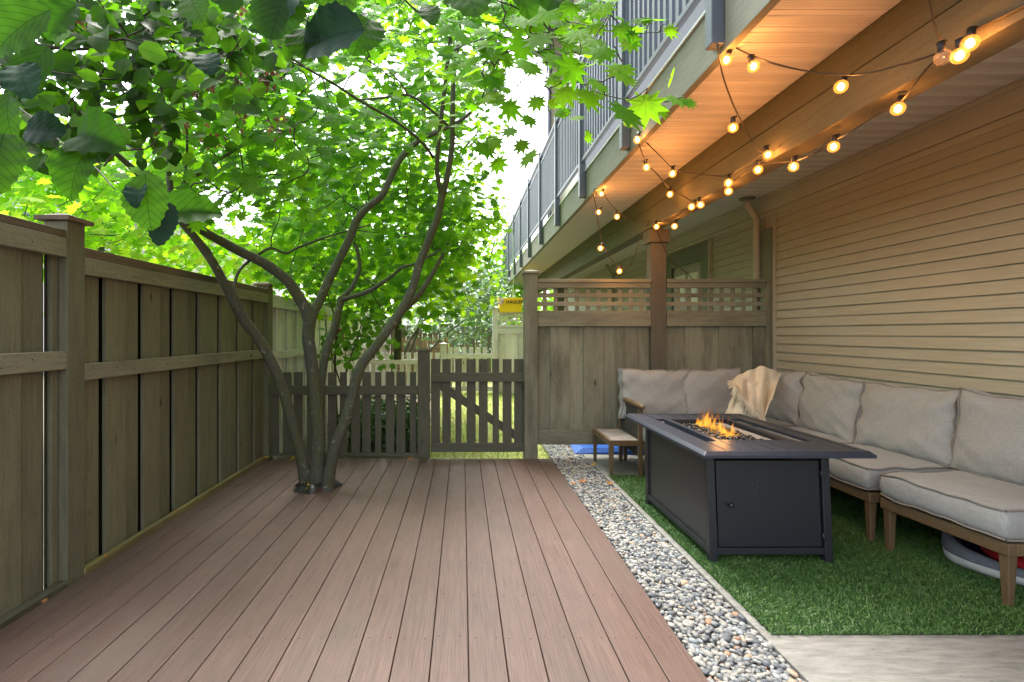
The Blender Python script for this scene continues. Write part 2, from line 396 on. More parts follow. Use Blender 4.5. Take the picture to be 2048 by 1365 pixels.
def glass_mat(name, glow, alpha):
    m, nt, b = new_mat(name)
    b.inputs['Base Color'].default_value = (0.02, 0.015, 0.01, 1) if glow else (0.35, 0.3, 0.25, 1); b.inputs['Roughness'].default_value = 0.12; b.inputs['Specular IOR Level'].default_value = 0.25
    b.inputs['Emission Color'].default_value = (1, 0.27, 0.03, 1); b.inputs['Emission Strength'].default_value = glow
    tr = nt.nodes.new('ShaderNodeBsdfTransparent')
    mx = nt.nodes.new('ShaderNodeMixShader'); mx.inputs[0].default_value = alpha
    nt.links.new(tr.outputs[0], mx.inputs[1]); nt.links.new(b.outputs[0], mx.inputs[2])
    nt.links.new(mx.outputs[0], nt.nodes['Material Output'].inputs['Surface'])
    return m
M['bulb'] = glass_mat('lit_bulb_glass', 0.55, 0.42)
M['bulboff'] = glass_mat('clear_bulb_glass', 0.0, 0.22)

# ------------------------------------------------------------------ mesh helpers
class MB:
    def __init__(s): s.v = []; s.f = []; s.uv = None
    def add(s, vs, fs):
        o = len(s.v); s.v.extend([tuple(p) for p in vs]); s.f.extend([tuple(i + o for i in f) for f in fs]); return s
    def box(s, x0, x1, y0, y1, z0, z1):
        if x0 > x1: x0, x1 = x1, x0
        if y0 > y1: y0, y1 = y1, y0
        if z0 > z1: z0, z1 = z1, z0
        v = [(x, y, z) for z in (z0, z1) for y in (y0, y1) for x in (x0, x1)]
        return s.add(v, [(0, 2, 3, 1), (4, 5, 7, 6), (0, 1, 5, 4), (2, 6, 7, 3), (0, 4, 6, 2), (1, 3, 7, 5)])
    def hexa(s, b, t):
        return s.add(list(b) + list(t), [(3, 2, 1, 0), (4, 5, 6, 7), (0, 1, 5, 4), (1, 2, 6, 5), (2, 3, 7, 6), (3, 0, 4, 7)])
    def cap(s, cx, cy, z, w, h1, h2):
        a = w / 2; s.box(cx - a, cx + a, cy - a, cy + a, z, z + h1)
        b = a - 0.012; c = a * 0.25; zz = z + h1 + 0.0005
        return s.hexa([(cx - b, cy - b, zz), (cx + b, cy - b, zz), (cx + b, cy + b, zz), (cx - b, cy + b, zz)],
                      [(cx - c, cy - c, zz + h2), (cx + c, cy - c, zz + h2), (cx + c, cy + c, zz + h2), (cx - c, cy + c, zz + h2)])
    def tube(s, pts, rad, n=8, smooth=3, caps=True, wob=0.0):
        pts = [Vector(p) for p in pts]
        if not hasattr(rad, '__len__'): rad = [rad] * len(pts)
        if smooth > 1 and len(pts) > 2:
            q = []; rr = []
            for i in range(len(pts) - 1):
                p0 = pts[max(i - 1, 0)]; p1 = pts[i]; p2 = pts[i + 1]; p3 = pts[min(i + 2, len(pts) - 1)]
                for k in range(smooth):
                    t = k / smooth
                    q.append(0.5 * ((2 * p1) + (p2 - p0) * t + (2 * p0 - 5 * p1 + 4 * p2 - p3) * t * t + (3 * p1 - p0 - 3 * p2 + p3) * t ** 3))
                    rr.append(rad[i] * (1 - t) + rad[i + 1] * t)
            q.append(pts[-1]); rr.append(rad[-1]); pts, rad = q, rr
        o = len(s.v); up = None; m = len(pts)
        for i, p in enumerate(pts):
            d = (pts[min(i + 1, m - 1)] - pts[max(i - 1, 0)])
            d = d.normalized() if d.length > 1e-9 else Vector((0, 0, 1))
            if up is None: up = d.orthogonal().normalized()
            else:
                up = (up - d * up.dot(d)); up = up.normalized() if up.length > 1e-6 else d.orthogonal().normalized()
            sd_ = d.cross(up)
            for k in range(n):
                a = 2 * math.pi * k / n
                r = rad[i] * (1 + wob * (math.sin(i * 0.9 + k * 1.7) * 0.5 + random.uniform(-0.5, 0.5)))
                c = p + (up * math.cos(a) + sd_ * math.sin(a)) * r
                s.v.append((c.x, c.y, c.z))
        for i in range(m - 1):
            for k in range(n):
                a = o + i * n + k; b = o + i * n + (k + 1) % n
                s.f.append((a, b, b + n, a + n))
        if caps:
            s.f.append(tuple(o + k for k in range(n))[::-1]); s.f.append(tuple(o + (m - 1) * n + k for k in range(n)))
        return s
    def sphere(s, c, r, nu=12, nv=8, sc=(1, 1, 1)):
        o = len(s.v); c = Vector(c)
        s.v.append((c.x, c.y, c.z + r * sc[2]))
        for j in range(1, nv):
            t = math.pi * j / nv
            for i in range(nu):
                a = 2 * math.pi * i / nu
                s.v.append((c.x + r * sc[0] * math.sin(t) * math.cos(a), c.y + r * sc[1] * math.sin(t) * math.sin(a), c.z + r * sc[2] * math.cos(t)))
        s.v.append((c.x, c.y, c.z - r * sc[2]))
        for i in range(nu): s.f.append((o, o + 1 + i, o + 1 + (i + 1) % nu))
        for j in range(nv - 2):
            for i in range(nu):
                a = o + 1 + j * nu + i; b = o + 1 + j * nu + (i + 1) % nu
                s.f.append((a, a + nu, b + nu, b))
        l = o + 1 + (nv - 1) * nu
        for i in range(nu): s.f.append((l, l - nu + (i + 1) % nu, l - nu + i))
        return s
    def lathe(s, c, prof, n=20, axis='z'):
        o = len(s.v)
        for (r, z) in prof:
            for k in range(n):
                a = 2 * math.pi * k / n; x, y = r * math.cos(a), r * math.sin(a)
                s.v.append({'z': (c[0] + x, c[1] + y, c[2] + z), 'y': (c[0] + x, c[1] + z, c[2] + y), 'x': (c[0] + z, c[1] + x, c[2] + y)}[axis])
        for j in range(len(prof) - 1):
            for k in range(n):
                a = o + j * n + k; b = o + j * n + (k + 1) % n
                s.f.append((a, b, b + n, a + n))
        return s
    def build(s, name, mat, parent=None, smooth=False, bevel=0.0, origin=None):
        me = bpy.data.meshes.new(name)
        v = s.v
        if origin is not None: v = [(p[0] - origin[0], p[1] - origin[1], p[2] - origin[2]) for p in v]
        me.from_pydata(v, [], s.f); me.update()
        if smooth: me.shade_smooth()
        o = bpy.data.objects.new(name, me); C.objects.link(o)
        if origin is not None: o.location = origin
        me.materials.append(mat)
        if parent is not None: o.parent = parent
        if bevel:
            bm = o.modifiers.new('bevel', 'BEVEL'); bm.width = bevel; bm.segments = 2; bm.limit_method = 'ANGLE'
            bm.harden_normals = False
        return o

def np_mesh(name, V, Fa, mat, parent=None, UV=None, smooth=False):
    """V (n,3), Fa (m,k) same-size polygons"""
    me = bpy.data.meshes.new(name)
    V = np.asarray(V, np.float32); Fa = np.asarray(Fa, np.int32)
    m, k = Fa.shape
    me.vertices.add(len(V)); me.vertices.foreach_set('co', V.ravel())
    me.loops.add(m * k); me.loops.foreach_set('vertex_index', Fa.ravel())
    me.polygons.add(m); me.polygons.foreach_set('loop_start', np.arange(0, m * k, k, dtype=np.int32))
    if UV is not None:
        u = me.uv_layers.new(name='UVMap'); u.data.foreach_set('uv', np.asarray(UV, np.float32)[Fa.ravel()].ravel())
    me.update(calc_edges=True); me.validate()
    if smooth: me.shade_smooth()
    o = bpy.data.objects.new(name, me); C.objects.link(o); me.materials.append(mat)
    if parent is not None: o.parent = parent
    return o

def tag(o, label=None, cat=None, group=None, kind=None):
    if label: o['label'] = label
    if cat: o['category'] = cat
    if group: o['group'] = group
    if kind: o['kind'] = kind
    return o
def thing(name, label, cat, loc=(0, 0, 0), rz=0.0, group=None):
    o = bpy.data.objects.new(name, None); C.objects.link(o); o.empty_display_size = 0.1
    o.location = loc; o.rotation_euler = (0, 0, rz)
    return tag(o, label, cat, group)

# ------------------------------------------------------------------ leaves
def leaf_oval(rows=5, cols=5, fold=0.18, curl=-0.15, asp=0.78):
    V = []; UV = []; T = []
    for j in range(rows + 1):
        t = j / rows
        wd = asp * 0.5 * (math.sin(math.pi * min(1, t * 0.96 + 0.02)) ** 0.62) * (1.1 - 0.25 * t)
        if j == 0: wd = 0.03
        if j == rows: wd = 0.01
        for i in range(cols):
            u = -1 + 2 * i / (cols - 1)
            edge = (0.022 * (1 if j % 2 else -1)) if abs(u) == 1 and 0 < j < rows else 0
            V.append((u * (wd + edge), t, fold * abs(u) * wd + curl * (t - 0.4) ** 2 + 0.015 * math.sin(t * 25) * abs(u)))
            UV.append((0.5 + u * wd, t))
    for j in range(rows):
        for i in range(cols - 1):
            a = j * cols + i; T += [(a, a + 1, a + cols + 1), (a, a + cols + 1, a + cols)]
    return np.array(V), np.array(UV), np.array(T)
def leaf_maple(lobes=9, droop=0.25):
    V = [(0, 0.32, 0.03)]; UV = [(0.5, 0.32)]
    n = lobes * 2 + 1
    a0 = R(-152); a1 = R(152)
    for k in range(n):
        a = a0 + (a1 - a0) * k / (n - 1)
        c = 0.5 + 0.5 * math.cos(a)
        r = (0.34 + 0.3 * c) if k % 2 == 1 else (0.20 + 0.15 * c)
        if k in (0, n - 1): r = 0.2
        x = r * math.sin(a); y = 0.32 + r * math.cos(a)
        V.append((x * 1.08, y, -droop * r * r + 0.03 * (1 if k % 2 else -1))); UV.append((0.5 + x, y))
    V.append((0, 0.14, 0)); UV.append((0.5, 0.14))
    N = len(V) - 1
    T = [(0, k + 1, k) for k in range(1, N)] + [(0, 1, N)]
    return np.array(V), np.array(UV), np.array(T)

def leaves_mesh(name, tmpl, pos, nrm, dirs, size, mat, parent=None, smooth=False, jitter=0.0):
    V, UV, T = tmpl
    n = len(pos); k = len(V)
    nrm = nrm / np.linalg.norm(nrm, axis=1, keepdims=True)
    dirs = dirs - nrm * np.sum(dirs * nrm, axis=1, keepdims=True)
    dirs = dirs / (np.linalg.norm(dirs, axis=1, keepdims=True) + 1e-9)
    side = np.cross(dirs, nrm)
    TV = np.repeat(V[None], n, 0)
    if jitter: TV = TV * (1 + rng.normal(0, jitter, (n, k, 1)))
    TV[:, :, 2] *= rng.uniform(0.3, 2.0, (n, 1))
    TV[:, :, 0] *= rng.uniform(0.82, 1.12, (n, 1))
    TV = TV * size[:, None, None]
    W = pos[:, None] + TV[:, :, :1] * side[:, None] + TV[:, :, 1:2] * dirs[:, None] + TV[:, :, 2:3] * nrm[:, None]
    Fa = (T[None] + (np.arange(n) * k)[:, None, None]).reshape(-1, 3)
    return np_mesh(name, W.reshape(-1, 3), Fa, mat, parent, np.tile(UV, (n, 1)), smooth)

def sample_px(n, reg, dens=None, ys=(3, 5)):
    """reg = list of (x0,y0,x1,y1,weight) windows of the view; returns world points"""
    ar = np.array([(r[2] - r[0]) * (r[3] - r[1]) * r[4] for r in reg], float); ar /= ar.sum()
    out = []
    while len(out) < n:
        r = reg[rng.choice(len(reg), p=ar)]
        x = rng.uniform(r[0], r[2]); y = rng.uniform(r[1], r[3])
        if dens is not None and rng.random() > dens(x, y): continue
        Y = rng.uniform(*(r[5] if len(r) > 5 else ys))
        out.append(P(x, y, Y))
    return np.array([tuple(p) for p in out])

def grow(mb, nodes, clusters, r0=0.005, r1=0.0022, maxlen=9, nseg=5, sag=0.06):
    """join each cluster point to the nearest wood already there"""
    nodes = [tuple(p) for p in nodes]; cl = np.asarray(clusters)
    N = np.array(nodes)
    d0 = np.array([np.min(np.linalg.norm(N - c, axis=1)) for c in cl])
    for i in np.argsort(d0):
        c = cl[i]; d = np.linalg.norm(N - c, axis=1); j = int(np.argmin(d))
        if d[j] < maxlen and d[j] > 0.02:
            a = Vector(N[j]); b = Vector(c); L = d[j]
            off = Vector((random.uniform(-1, 1), random.uniform(-1, 1), random.uniform(-0.4, 1))) * L * 0.12
            p1 = a.lerp(b, 0.35) + off + Vector((0, 0, -sag * L)); p2 = a.lerp(b, 0.7) - off * 0.5
            mb.tube([a, p1, p2, b], [r0 * (0.7 + 0.5 * min(L, 1)), r0 * 0.8, (r0 + r1) / 2, r1], nseg, 2, caps=False)
            N = np.vstack([N, np.array([tuple(p1), tuple(p2), tuple(b)])])
        else: N = np.vstack([N, c[None]])
    return N

def spray(cl, per, spread, zs=0.35):
    n = len(cl) * per
    base = np.repeat(cl, per, 0)
    off = rng.normal(0, 1, (n, 3)) * np.array([spread, spread, spread * zs])
    return base + off, base, off

def foliage(name, tmpl, cl, per, spread, size, mat, parent, up=1.0, face=0.6, rnd=0.5, zs=0.35, smooth=False, dens=None):
    pos, base, off = spray(cl, per, spread, zs)
    if dens is not None:
        px = VX + F * pos[:, 0] / pos[:, 1]; py = VY - F * (pos[:, 2] - H) / pos[:, 1]
        keep = np.array([rng.random() < dens(a, b) for a, b in zip(px, py)])
        pos = pos[keep]; off = off[keep]
    n = len(pos)
    nr = np.tile(np.array([[0, -face, up]]), (n, 1)) + rng.normal(0, rnd, (n, 3))
    dr = off * np.array([1, 1, 0.3]) + rng.normal(0, 0.06, (n, 3)) + np.array([0, 0, -0.04])
    sz = rng.uniform(size[0], size[1], n)
    return leaves_mesh(name, tmpl, pos, nr, dr, sz, mat, parent, smooth)

# ================================================================== SETTING
g = MB(); g.box(-300, 300, -60, 600, -0.5, -0.12); tag(g.build('ground', M['ground']), kind='structure')
g = MB(); g.box(-1.85, 0.86, 5.0, 10.4, -0.11, -0.07); tag(g.build('garden_bed', M['ground']), kind='structure')
g = MB(); g.box(-0.45, 1.55, 5.05, 16.0, -0.069, -0.035)
lawn = tag(g.build('lawn', M['lawn']), kind='structure')
def blades(name, mat, n, x0, x1, y0, y1, z, h, w, lean, parent=None, mask=None):
    X = rng.uniform(x0, x1, n); Y = rng.uniform(y0, y1, n)
    if mask is not None:
        k = mask(X, Y); X = X[k]; Y = Y[k]; n = len(X)
    a = rng.uniform(0, 2 * math.pi, n); hh = rng.uniform(*h, n); ww = rng.uniform(*w, n)
    la = rng.normal(0, lean, (n, 2))
    dx = np.cos(a) * ww; dy = np.sin(a) * ww
    b0 = np.stack([X - dx, Y - dy, np.full(n, z)], 1); b1 = np.stack([X + dx, Y + dy, np.full(n, z)], 1)
    m0 = np.stack([X - dx * .8 + la[:, 0] * hh * .4, Y - dy * .8 + la[:, 1] * hh * .4, z + hh * .6], 1)
    m1 = np.stack([X + dx * .8 + la[:, 0] * hh * .4, Y + dy * .8 + la[:, 1] * hh * .4, z + hh * .6], 1)
    t = np.stack([X + la[:, 0] * hh, Y + la[:, 1] * hh, z + hh * (1 - 0.25 * np.minimum(1, np.abs(la).sum(1)))], 1)
    V = np.stack([b0, b1, m1, m0, t], 1).reshape(-1, 3)
    o = np.arange(n)[:, None] * 5
    T = np.concatenate([o + np.array([[0, 1, 2]]), o + np.array([[0, 2, 3]]), o + np.array([[3, 2, 4]])], 0)
    return np_mesh(name, V, T, mat, parent)
tag(blades('lawn_grass', M['lawnblade'], 26000, -0.45, 1.5, 5.06, 10.6, -0.036, (0.02, 0.06), (0.001, 0.0025), 0.6),
    'sparse sunlit lawn grass behind the gate', 'grass', kind='stuff')

# deck
DX0, DX1, PITCH = -1.886, 0.857, 0.1394
g = MB(); x = DX1
while x > DX0 + 0.005:
    x0 = max(DX0, x - PITCH + 0.0035)
    for (ya, yb) in ((-1.0, 4.93),):
        g.box(x0, x, ya, yb, -0.026, 0)
    x -= PITCH
deck = tag(g.build('deck', M['deck'], bevel=0.0025), kind='structure')
g = MB(); g.box(DX0 + 0.02, DX1 - 0.02, -1.0, 4.9, -0.12, -0.05); g.build('deck_joists', M['black'], deck)
g = MB(); x = DX1; col = 0
while x > DX0 + 0.14:
    for r in range(-2, 9):
        y = 2.023 + r * 0.329 + random.uniform(-.004, .004) + (0.0 if col % 3 else 0.012)
        if y > 4.9: continue
        for o in (0.028, 0.112):
            g.lathe((x - o + random.uniform(-.004, .004), y, 0), [(0.0001, 0.0012), (0.0024, 0.0012), (0.0028, 0.0001)], 8)
    x -= PITCH; col += 1
g.build('screws', M['black'], deck)

# patio slab, gravel and artificial grass
g = MB(); g.box(1.205, 3.03, -1.5, 4.36, -0.12, 0.0); g.box(1.205, 3.03, 4.366, 9.8, -0.12, -0.001)
tag(g.build('patio', M['concrete'], bevel=0.004), kind='structure')
g = MB(); g.box(0.862, 1.2, -1.0, 9.0, -0.11, -0.045); tag(g.build('gravel_bed', M['ground']), kind='structure')
g = MB(); g.box(1.24, 3.02, 2.045, 4.30, 0.002, 0.006); gb = g.build('artificial_grass_mat', M['turf'])
tag(gb, 'backing of the artificial grass mat', 'artificial grass', kind='structure')
tb = blades('artificial_grass', M['blade'], 175000, 1.232, 3.02, 2.035, 4.31, 0.005, (0.010, 0.022), (0.0008, 0.0017), 0.75)
tag(tb, 'dense green artificial grass laid over the patio under the fire table', 'artificial grass', kind='stuff')

def ico():
    import bmesh
    bm = bmesh.new(); bmesh.ops.create_icosphere(bm, subdivisions=2, radius=1)
    V = np.array([v.co[:] for v in bm.verts]); T = np.array([[v.index for v in f.verts] for f in bm.faces]); bm.free()
    return V, T
IV, IT = ico()
def stones(name, mat, pos, sx, sy, sz, parent=None, rough=0.12):
    n = len(pos); k = len(IV)
    A = rng.normal(0, 1, (n, 6))
    W = np.repeat(IV[None], n, 0).copy()
    d = 1 + rough * (np.sin(W[:, :, 0] * 2.1 + A[:, None, 0]) * A[:, None, 3] * .6 + np.sin(W[:, :, 1] * 2.6 + A[:, None, 1]) * A[:, None, 4] * .6 + np.sin(W[:, :, 2] * 2 + A[:, None, 2]) * .5)
    W = W * d[:, :, None]
    W[:, :, 0] *= sx[:, None]; W[:, :, 1] *= sy[:, None]; W[:, :, 2] *= sz[:, None]
    a = rng.uniform(0, 6.28, n); t = rng.normal(0, 0.35, n)
    ct, st = np.cos(t), np.sin(t)
    y = W[:, :, 1] * ct[:, None] - W[:, :, 2] * st[:, None]; z = W[:, :, 1] * st[:, None] + W[:, :, 2] * ct[:, None]
    W[:, :, 1] = y; W[:, :, 2] = z
    c, s = np.cos(a), np.sin(a)
    xx = W[:, :, 0] * c[:, None] - W[:, :, 1] * s[:, None]; yy = W[:, :, 0] * s[:, None] + W[:, :, 1] * c[:, None]
    W[:, :, 0] = xx; W[:, :, 1] = yy
    W += pos[:, None]
    return np_mesh(name, W.reshape(-1, 3), (IT[None] + (np.arange(n) * k)[:, None, None]).reshape(-1, 3), mat, parent, smooth=True)
def gravel():
    P_ = []; S = []
    cell = 0.0185; ny = int((6.4 - 1.4) / cell); nx = int(0.335 / cell)
    for layer in range(2):
        for j in range(ny):
            for i in range(nx):
                P_.append((0.875 + (i + 0.5 * ((j + layer) % 2)) * cell + random.gauss(0, .005), 1.4 + j * cell + random.gauss(0, .005), -0.028 + layer * 0.016 + random.gauss(0, .004)))
    P_ = np.array(P_); P_[:, 0] = np.clip(P_[:, 0], 0.873, 1.192); n = len(P_)
    s = np.exp(rng.normal(math.log(0.0111), 0.22, n))
    return stones('gravel', M['stone'], P_, s * rng.uniform(1.0, 1.45, n), s * rng.uniform(.75, 1.05, n), s * rng.uniform(.5, .8, n))
tag(gravel(), 'strip of mixed grey and tan river pebbles between deck and patio', 'gravel', kind='stuff')

# timber edgings along the fence
g = MB(); g.box(-1.925, -1.889, 2.56, 4.9, -0.05, 0.03)
tag(g.build('timber_edging', M['edging'], bevel=0.003), 'pale yellowish timber strip laid between deck and tall fence beyond the near post', 'timber edging')
g = MB(); g.box(-1.94, -1.889, -0.5, 2.44, -0.05, 0.022)
tag(g.build('timber_edging', M['oldedge'], bevel=0.003), 'dark mossy timber strip along the deck at the bottom left corner', 'timber edging')

# ================================================================== LEFT FENCE
FX = -1.9
fence = thing('wood_fence', 'tall olive brown board fence running along the left side of the deck', 'fence', (FX, 2.5, 0))
def fbox(*a): return MB().box(*a)
def part(mb, name, mat, parent, bevel=0.003, smooth=False):
    o = mb.build(name, mat, parent, smooth, bevel)
    if parent is not None: o.matrix_parent_inverse = Matrix.LocRotScale(parent.location, parent.rotation_euler, None).inverted()
    return o
def fence_post(parent, y0, y1, zt, x1=FX, w=0.115, mat='fence_v', capw=0.17):
    o = part(fbox(x1 - w, x1, y0, y1, -0.1, zt), 'post', M[mat], parent)
    c = MB(); c.cap(x1 - w / 2, (y0 + y1) / 2, zt + 0.0005, capw, 0.022, 0.02)
    k = c.build('post_cap', M['cap_y'] if mat == 'fence_v' else M['pale_y'], o, bevel=0.002)
def fence_section(parent, y0, y1, ztop, zrail, zrb, zm1, zm0, gap=0.0, pale=False, phase=0.03, nails=True):
    my, mv = ('pale_y', 'pale_v') if pale else ('fence_y', 'fence_v')
    cy = 'pale_y' if pale else 'cap_y'
    part(fbox(FX - 0.14, FX - 0.004, y0, y1, zrail + 0.002, ztop), 'top_cap', M[cy], parent)
    part(fbox(FX - 0.038, FX, y0, y1, zrb, zrail), 'top_rail', M[my], parent)
    part(fbox(FX - 0.038, FX, y0, y1, zm0, zm1), 'middle_rail', M[my], parent)
    b = MB(); bk = MB(); y = y0 + phase - 0.33; k = 0
    while y < y1:
        a, c = max(y, y0), min(y + 0.165, y1 - gap)
        if c > a + 0.01: b.box(FX - 0.062, FX - 0.04, a, c, -0.08, zrail - 0.001)
        a, c = max(y + 0.167, y0), min(y + 0.283, y1 - gap)
        if c > a + 0.01: b.box(FX - 0.067, FX - 0.046, a, c, -0.08, zrail - 0.003)
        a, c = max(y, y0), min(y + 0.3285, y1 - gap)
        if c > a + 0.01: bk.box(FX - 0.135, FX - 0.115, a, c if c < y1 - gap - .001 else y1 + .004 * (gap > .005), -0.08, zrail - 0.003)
        y += 0.33; k += 1
    part(b, 'board_panel', M[mv], parent, 0.002)
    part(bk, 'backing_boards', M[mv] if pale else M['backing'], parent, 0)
    y = y0 + .06
    y = max(y, 1.6)
    while y < y1 - .04 and nails and not pale:
        for z in ((zrb + zrail) / 2 + random.uniform(-.02, .02), (zm0 + zm1) / 2 + random.uniform(-.02, .02)):
            nl = MB(); nl.lathe((FX + .0006, y + random.uniform(-.01, .01), z), [(.0001, .0012), (.0035, .001), (.004, 0)], 8, 'x'); part(nl, 'nail', M['nail'], parent, 0)
        y += .165 if y < 1.9 or y > 2.5 else .165
fence_post(fence, 2.453, 2.567, 1.752)
fence_post(fence, 4.995, 5.11, 1.675)
fence_post(fence, 0.0, 0.115, 1.752)
fence_section(fence, -1.2, -0.003, 1.705, 1.668, 1.575, 1.125, 1.037, nails=False)
fence_section(fence, 0.118, 2.45, 1.705, 1.668, 1.575, 1.125, 1.037, gap=0.003, phase=-0.02)
fence_section(fence, 2.57, 4.992, 1.643, 1.592, 1.507, 1.055, 0.972, gap=0.012, phase=0.205)
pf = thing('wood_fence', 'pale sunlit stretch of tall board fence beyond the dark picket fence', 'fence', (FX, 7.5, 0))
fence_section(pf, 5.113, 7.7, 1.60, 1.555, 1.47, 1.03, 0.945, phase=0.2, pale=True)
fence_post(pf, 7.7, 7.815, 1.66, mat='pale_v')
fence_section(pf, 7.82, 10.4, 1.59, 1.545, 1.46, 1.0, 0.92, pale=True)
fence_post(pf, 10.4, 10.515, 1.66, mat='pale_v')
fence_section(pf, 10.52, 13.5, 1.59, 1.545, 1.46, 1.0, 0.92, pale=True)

# ================================================================== PICKET FENCE AND GATE
def zx(px, Y): return (px - VX) * Y / F
def zz(py, Y): return H - (py - VY) * Y / F
def q(z): return 500 + z / 3.25
pk = thing('picket_fence', 'dark brown low picket fence at the end of the deck behind the tree', 'fence', (-1.2, 5.0, 0))
YF = 4.99
for (a, b) in [(147, 187), (215, 270), (285, 342), (370, 410), (432, 488), (507, 562), (585, 630), (658, 715), (730, 785), (813, 853), (883, 938), (952, 1010), (1040, 1080)]:
    part(fbox(zx(q(a), YF + .03), zx(q(b), YF + .03), YF + 0.022, YF + 0.04, 0.02, zz(744.6, YF + .03) + random.uniform(-.004, .004)), 'picket', M['dark_v'], pk, 0.002)
part(fbox(-1.89, zx(835, YF), YF - 0.016, YF + 0.02, zz(790, YF), zz(772, YF)), 'rail', M['dark_x'], pk)
part(fbox(-1.89, zx(835, YF), YF - 0.016, YF + 0.02, 0.012, 0.035), 'rail', M['dark_x'], pk)
po = part(fbox(zx(835.4, 4.97), zx(858.5, 4.97), 4.965, 5.075, -0.1, zz(703, 4.97)), 'post', M['dark_v'], pk)
c = MB(); c.cap((zx(835.4, 4.97) + zx(858.5, 4.97)) / 2, 5.02, zz(703, 4.97) + .0005, 0.135, 0.014, 0.014); c.build('post_cap', M['dark_x'], po, bevel=0.002).matrix_parent_inverse = Matrix()
gate = thing('garden_gate', 'dark brown picket gate with diagonal brace in front of the lawn', 'gate', (0.15, 5.0, 0.05))
YG = 5.0
for (a, b) in [(1177, 1235), (1250, 1305), (1335, 1375), (1408, 1467), (1487, 1545), (1577, 1618), (1642, 1700), (1717, 1775)]:
    part(fbox(zx(q(a), YG + .03), zx(q(b), YG + .03), YG + 0.022, YG + 0.04, zz(890, YG), zz(718.5, YG + .03) + random.uniform(-.003, .003)), 'picket', M['dark_v'], gate, 0.002)
part(fbox(zx(q(1175), YG), zx(q(1783), YG), YG - 0.016, YG + 0.02, zz(763.7, YG), zz(745.5, YG)), 'rail', M['dark_x'], gate)
part(fbox(zx(q(1175), YG), zx(q(1783), YG), YG - 0.016, YG + 0.02, zz(903.7, YG), zz(886, YG)), 'rail', M['dark_x'], gate)
g = MB(); yb = YG + 0.043
p0 = (zx(q(1232), yb), zz(520 + 812 / 3.25, yb)); p1 = (zx(q(1740), yb), zz(520 + 1150 / 3.25, yb))
g.hexa([(p0[0], yb, p0[1] - .05), (p1[0], yb, p1[1] - .05), (p1[0], yb + .03, p1[1] - .05), (p0[0], yb + .03, p0[1] - .05)],
       [(p0[0], yb, p0[1] + .045), (p1[0], yb, p1[1] + .045), (p1[0], yb + .03, p1[1] + .045), (p0[0], yb + .03, p0[1] + .045)])
part(g, 'brace', M['dark_x'], gate)
part(fbox(zx(1044, 4.97), zx(1048, 4.97), 4.975, 4.983, 0.66, 0.72), 'latch', M['black'], gate, 0)

# ================================================================== PRIVACY SCREEN
YS = 4.98
scr = thing('privacy_screen', 'brown board privacy screen with lattice top behind the sofa', 'privacy screen', (1.8, YS, 0))
po = part(fbox(0.60, 0.727, 4.93, 5.05, -0.1, 1.79), 'post', M['scr_v'], scr)
c = MB(); c.cap(0.6635, 4.99, 1.7905, 0.165, 0.02, 0.018); part(c, 'post_cap', M['scr_x'], scr)
part(fbox(2.955, 3.0, 4.95, 5.05, 0, 1.735), 'post', M['scr_v'], scr)
for (xa, xb, st, pat) in [(0.73, 1.832, [0.806 + .1052 * k for k in range(10)], [(.73, .86, 0), (.86, 1.045, 1), (1.045, 1.185, 0), (1.185, 1.38, 1), (1.38, 1.505, 0), (1.505, 1.71, 1), (1.71, 1.832, 0)]),
                          (1.988, 2.953, [2.112 + .107 * k for k in range(8)], [(1.988, 2.175, 0), (2.175, 2.375, 1), (2.375, 2.51, 0), (2.51, 2.71, 1), (2.71, 2.845, 0), (2.845, 2.953, 1)])]:
    part(fbox(xa, xb, YS - .035, YS + .055, 1.703, 1.737), 'top_cap', M['scr_x'], scr)
    part(fbox(xa, xb, YS - .02, YS + .02, 1.652, 1.7025), 'top_rail', M['scr_x'], scr)
    part(fbox(xa, xb, YS - .02, YS + .04, 1.376, 1.43), 'lattice_rail', M['scr_x'], scr)
    part(fbox(xa, xb, YS - .027, YS + .01, 1.278, 1.3755), 'middle_rail', M['scr_x'], scr)
    part(fbox(xa, xb, YS - .027, YS + .01, 0.128, 0.268), 'bottom_rail', M['scr_x'], scr)
    g = MB()
    for z0, z1 in ((1.561, 1.602), (1.477, 1.518)): g.box(xa, xb, YS + .006, YS + .014, z0, z1)
    for cx in st: g.box(cx - .02, cx + .02, YS + .0145, YS + .022, 1.4305, 1.6515)
    part(g, 'lattice', M['scr_x'], scr, 0.001)
    g = MB()
    for (a, b, pr) in pat:
        if pr: g.box(a, b, YS + 0.011, YS + .03, 0.14, 1.30)
        else: g.box(max(xa, a - .02), min(xb, b + .02), YS + 0.031, YS + .05, 0.14, 1.30)
    part(g, 'board_panel', M['scr_v'], scr, 0.002)

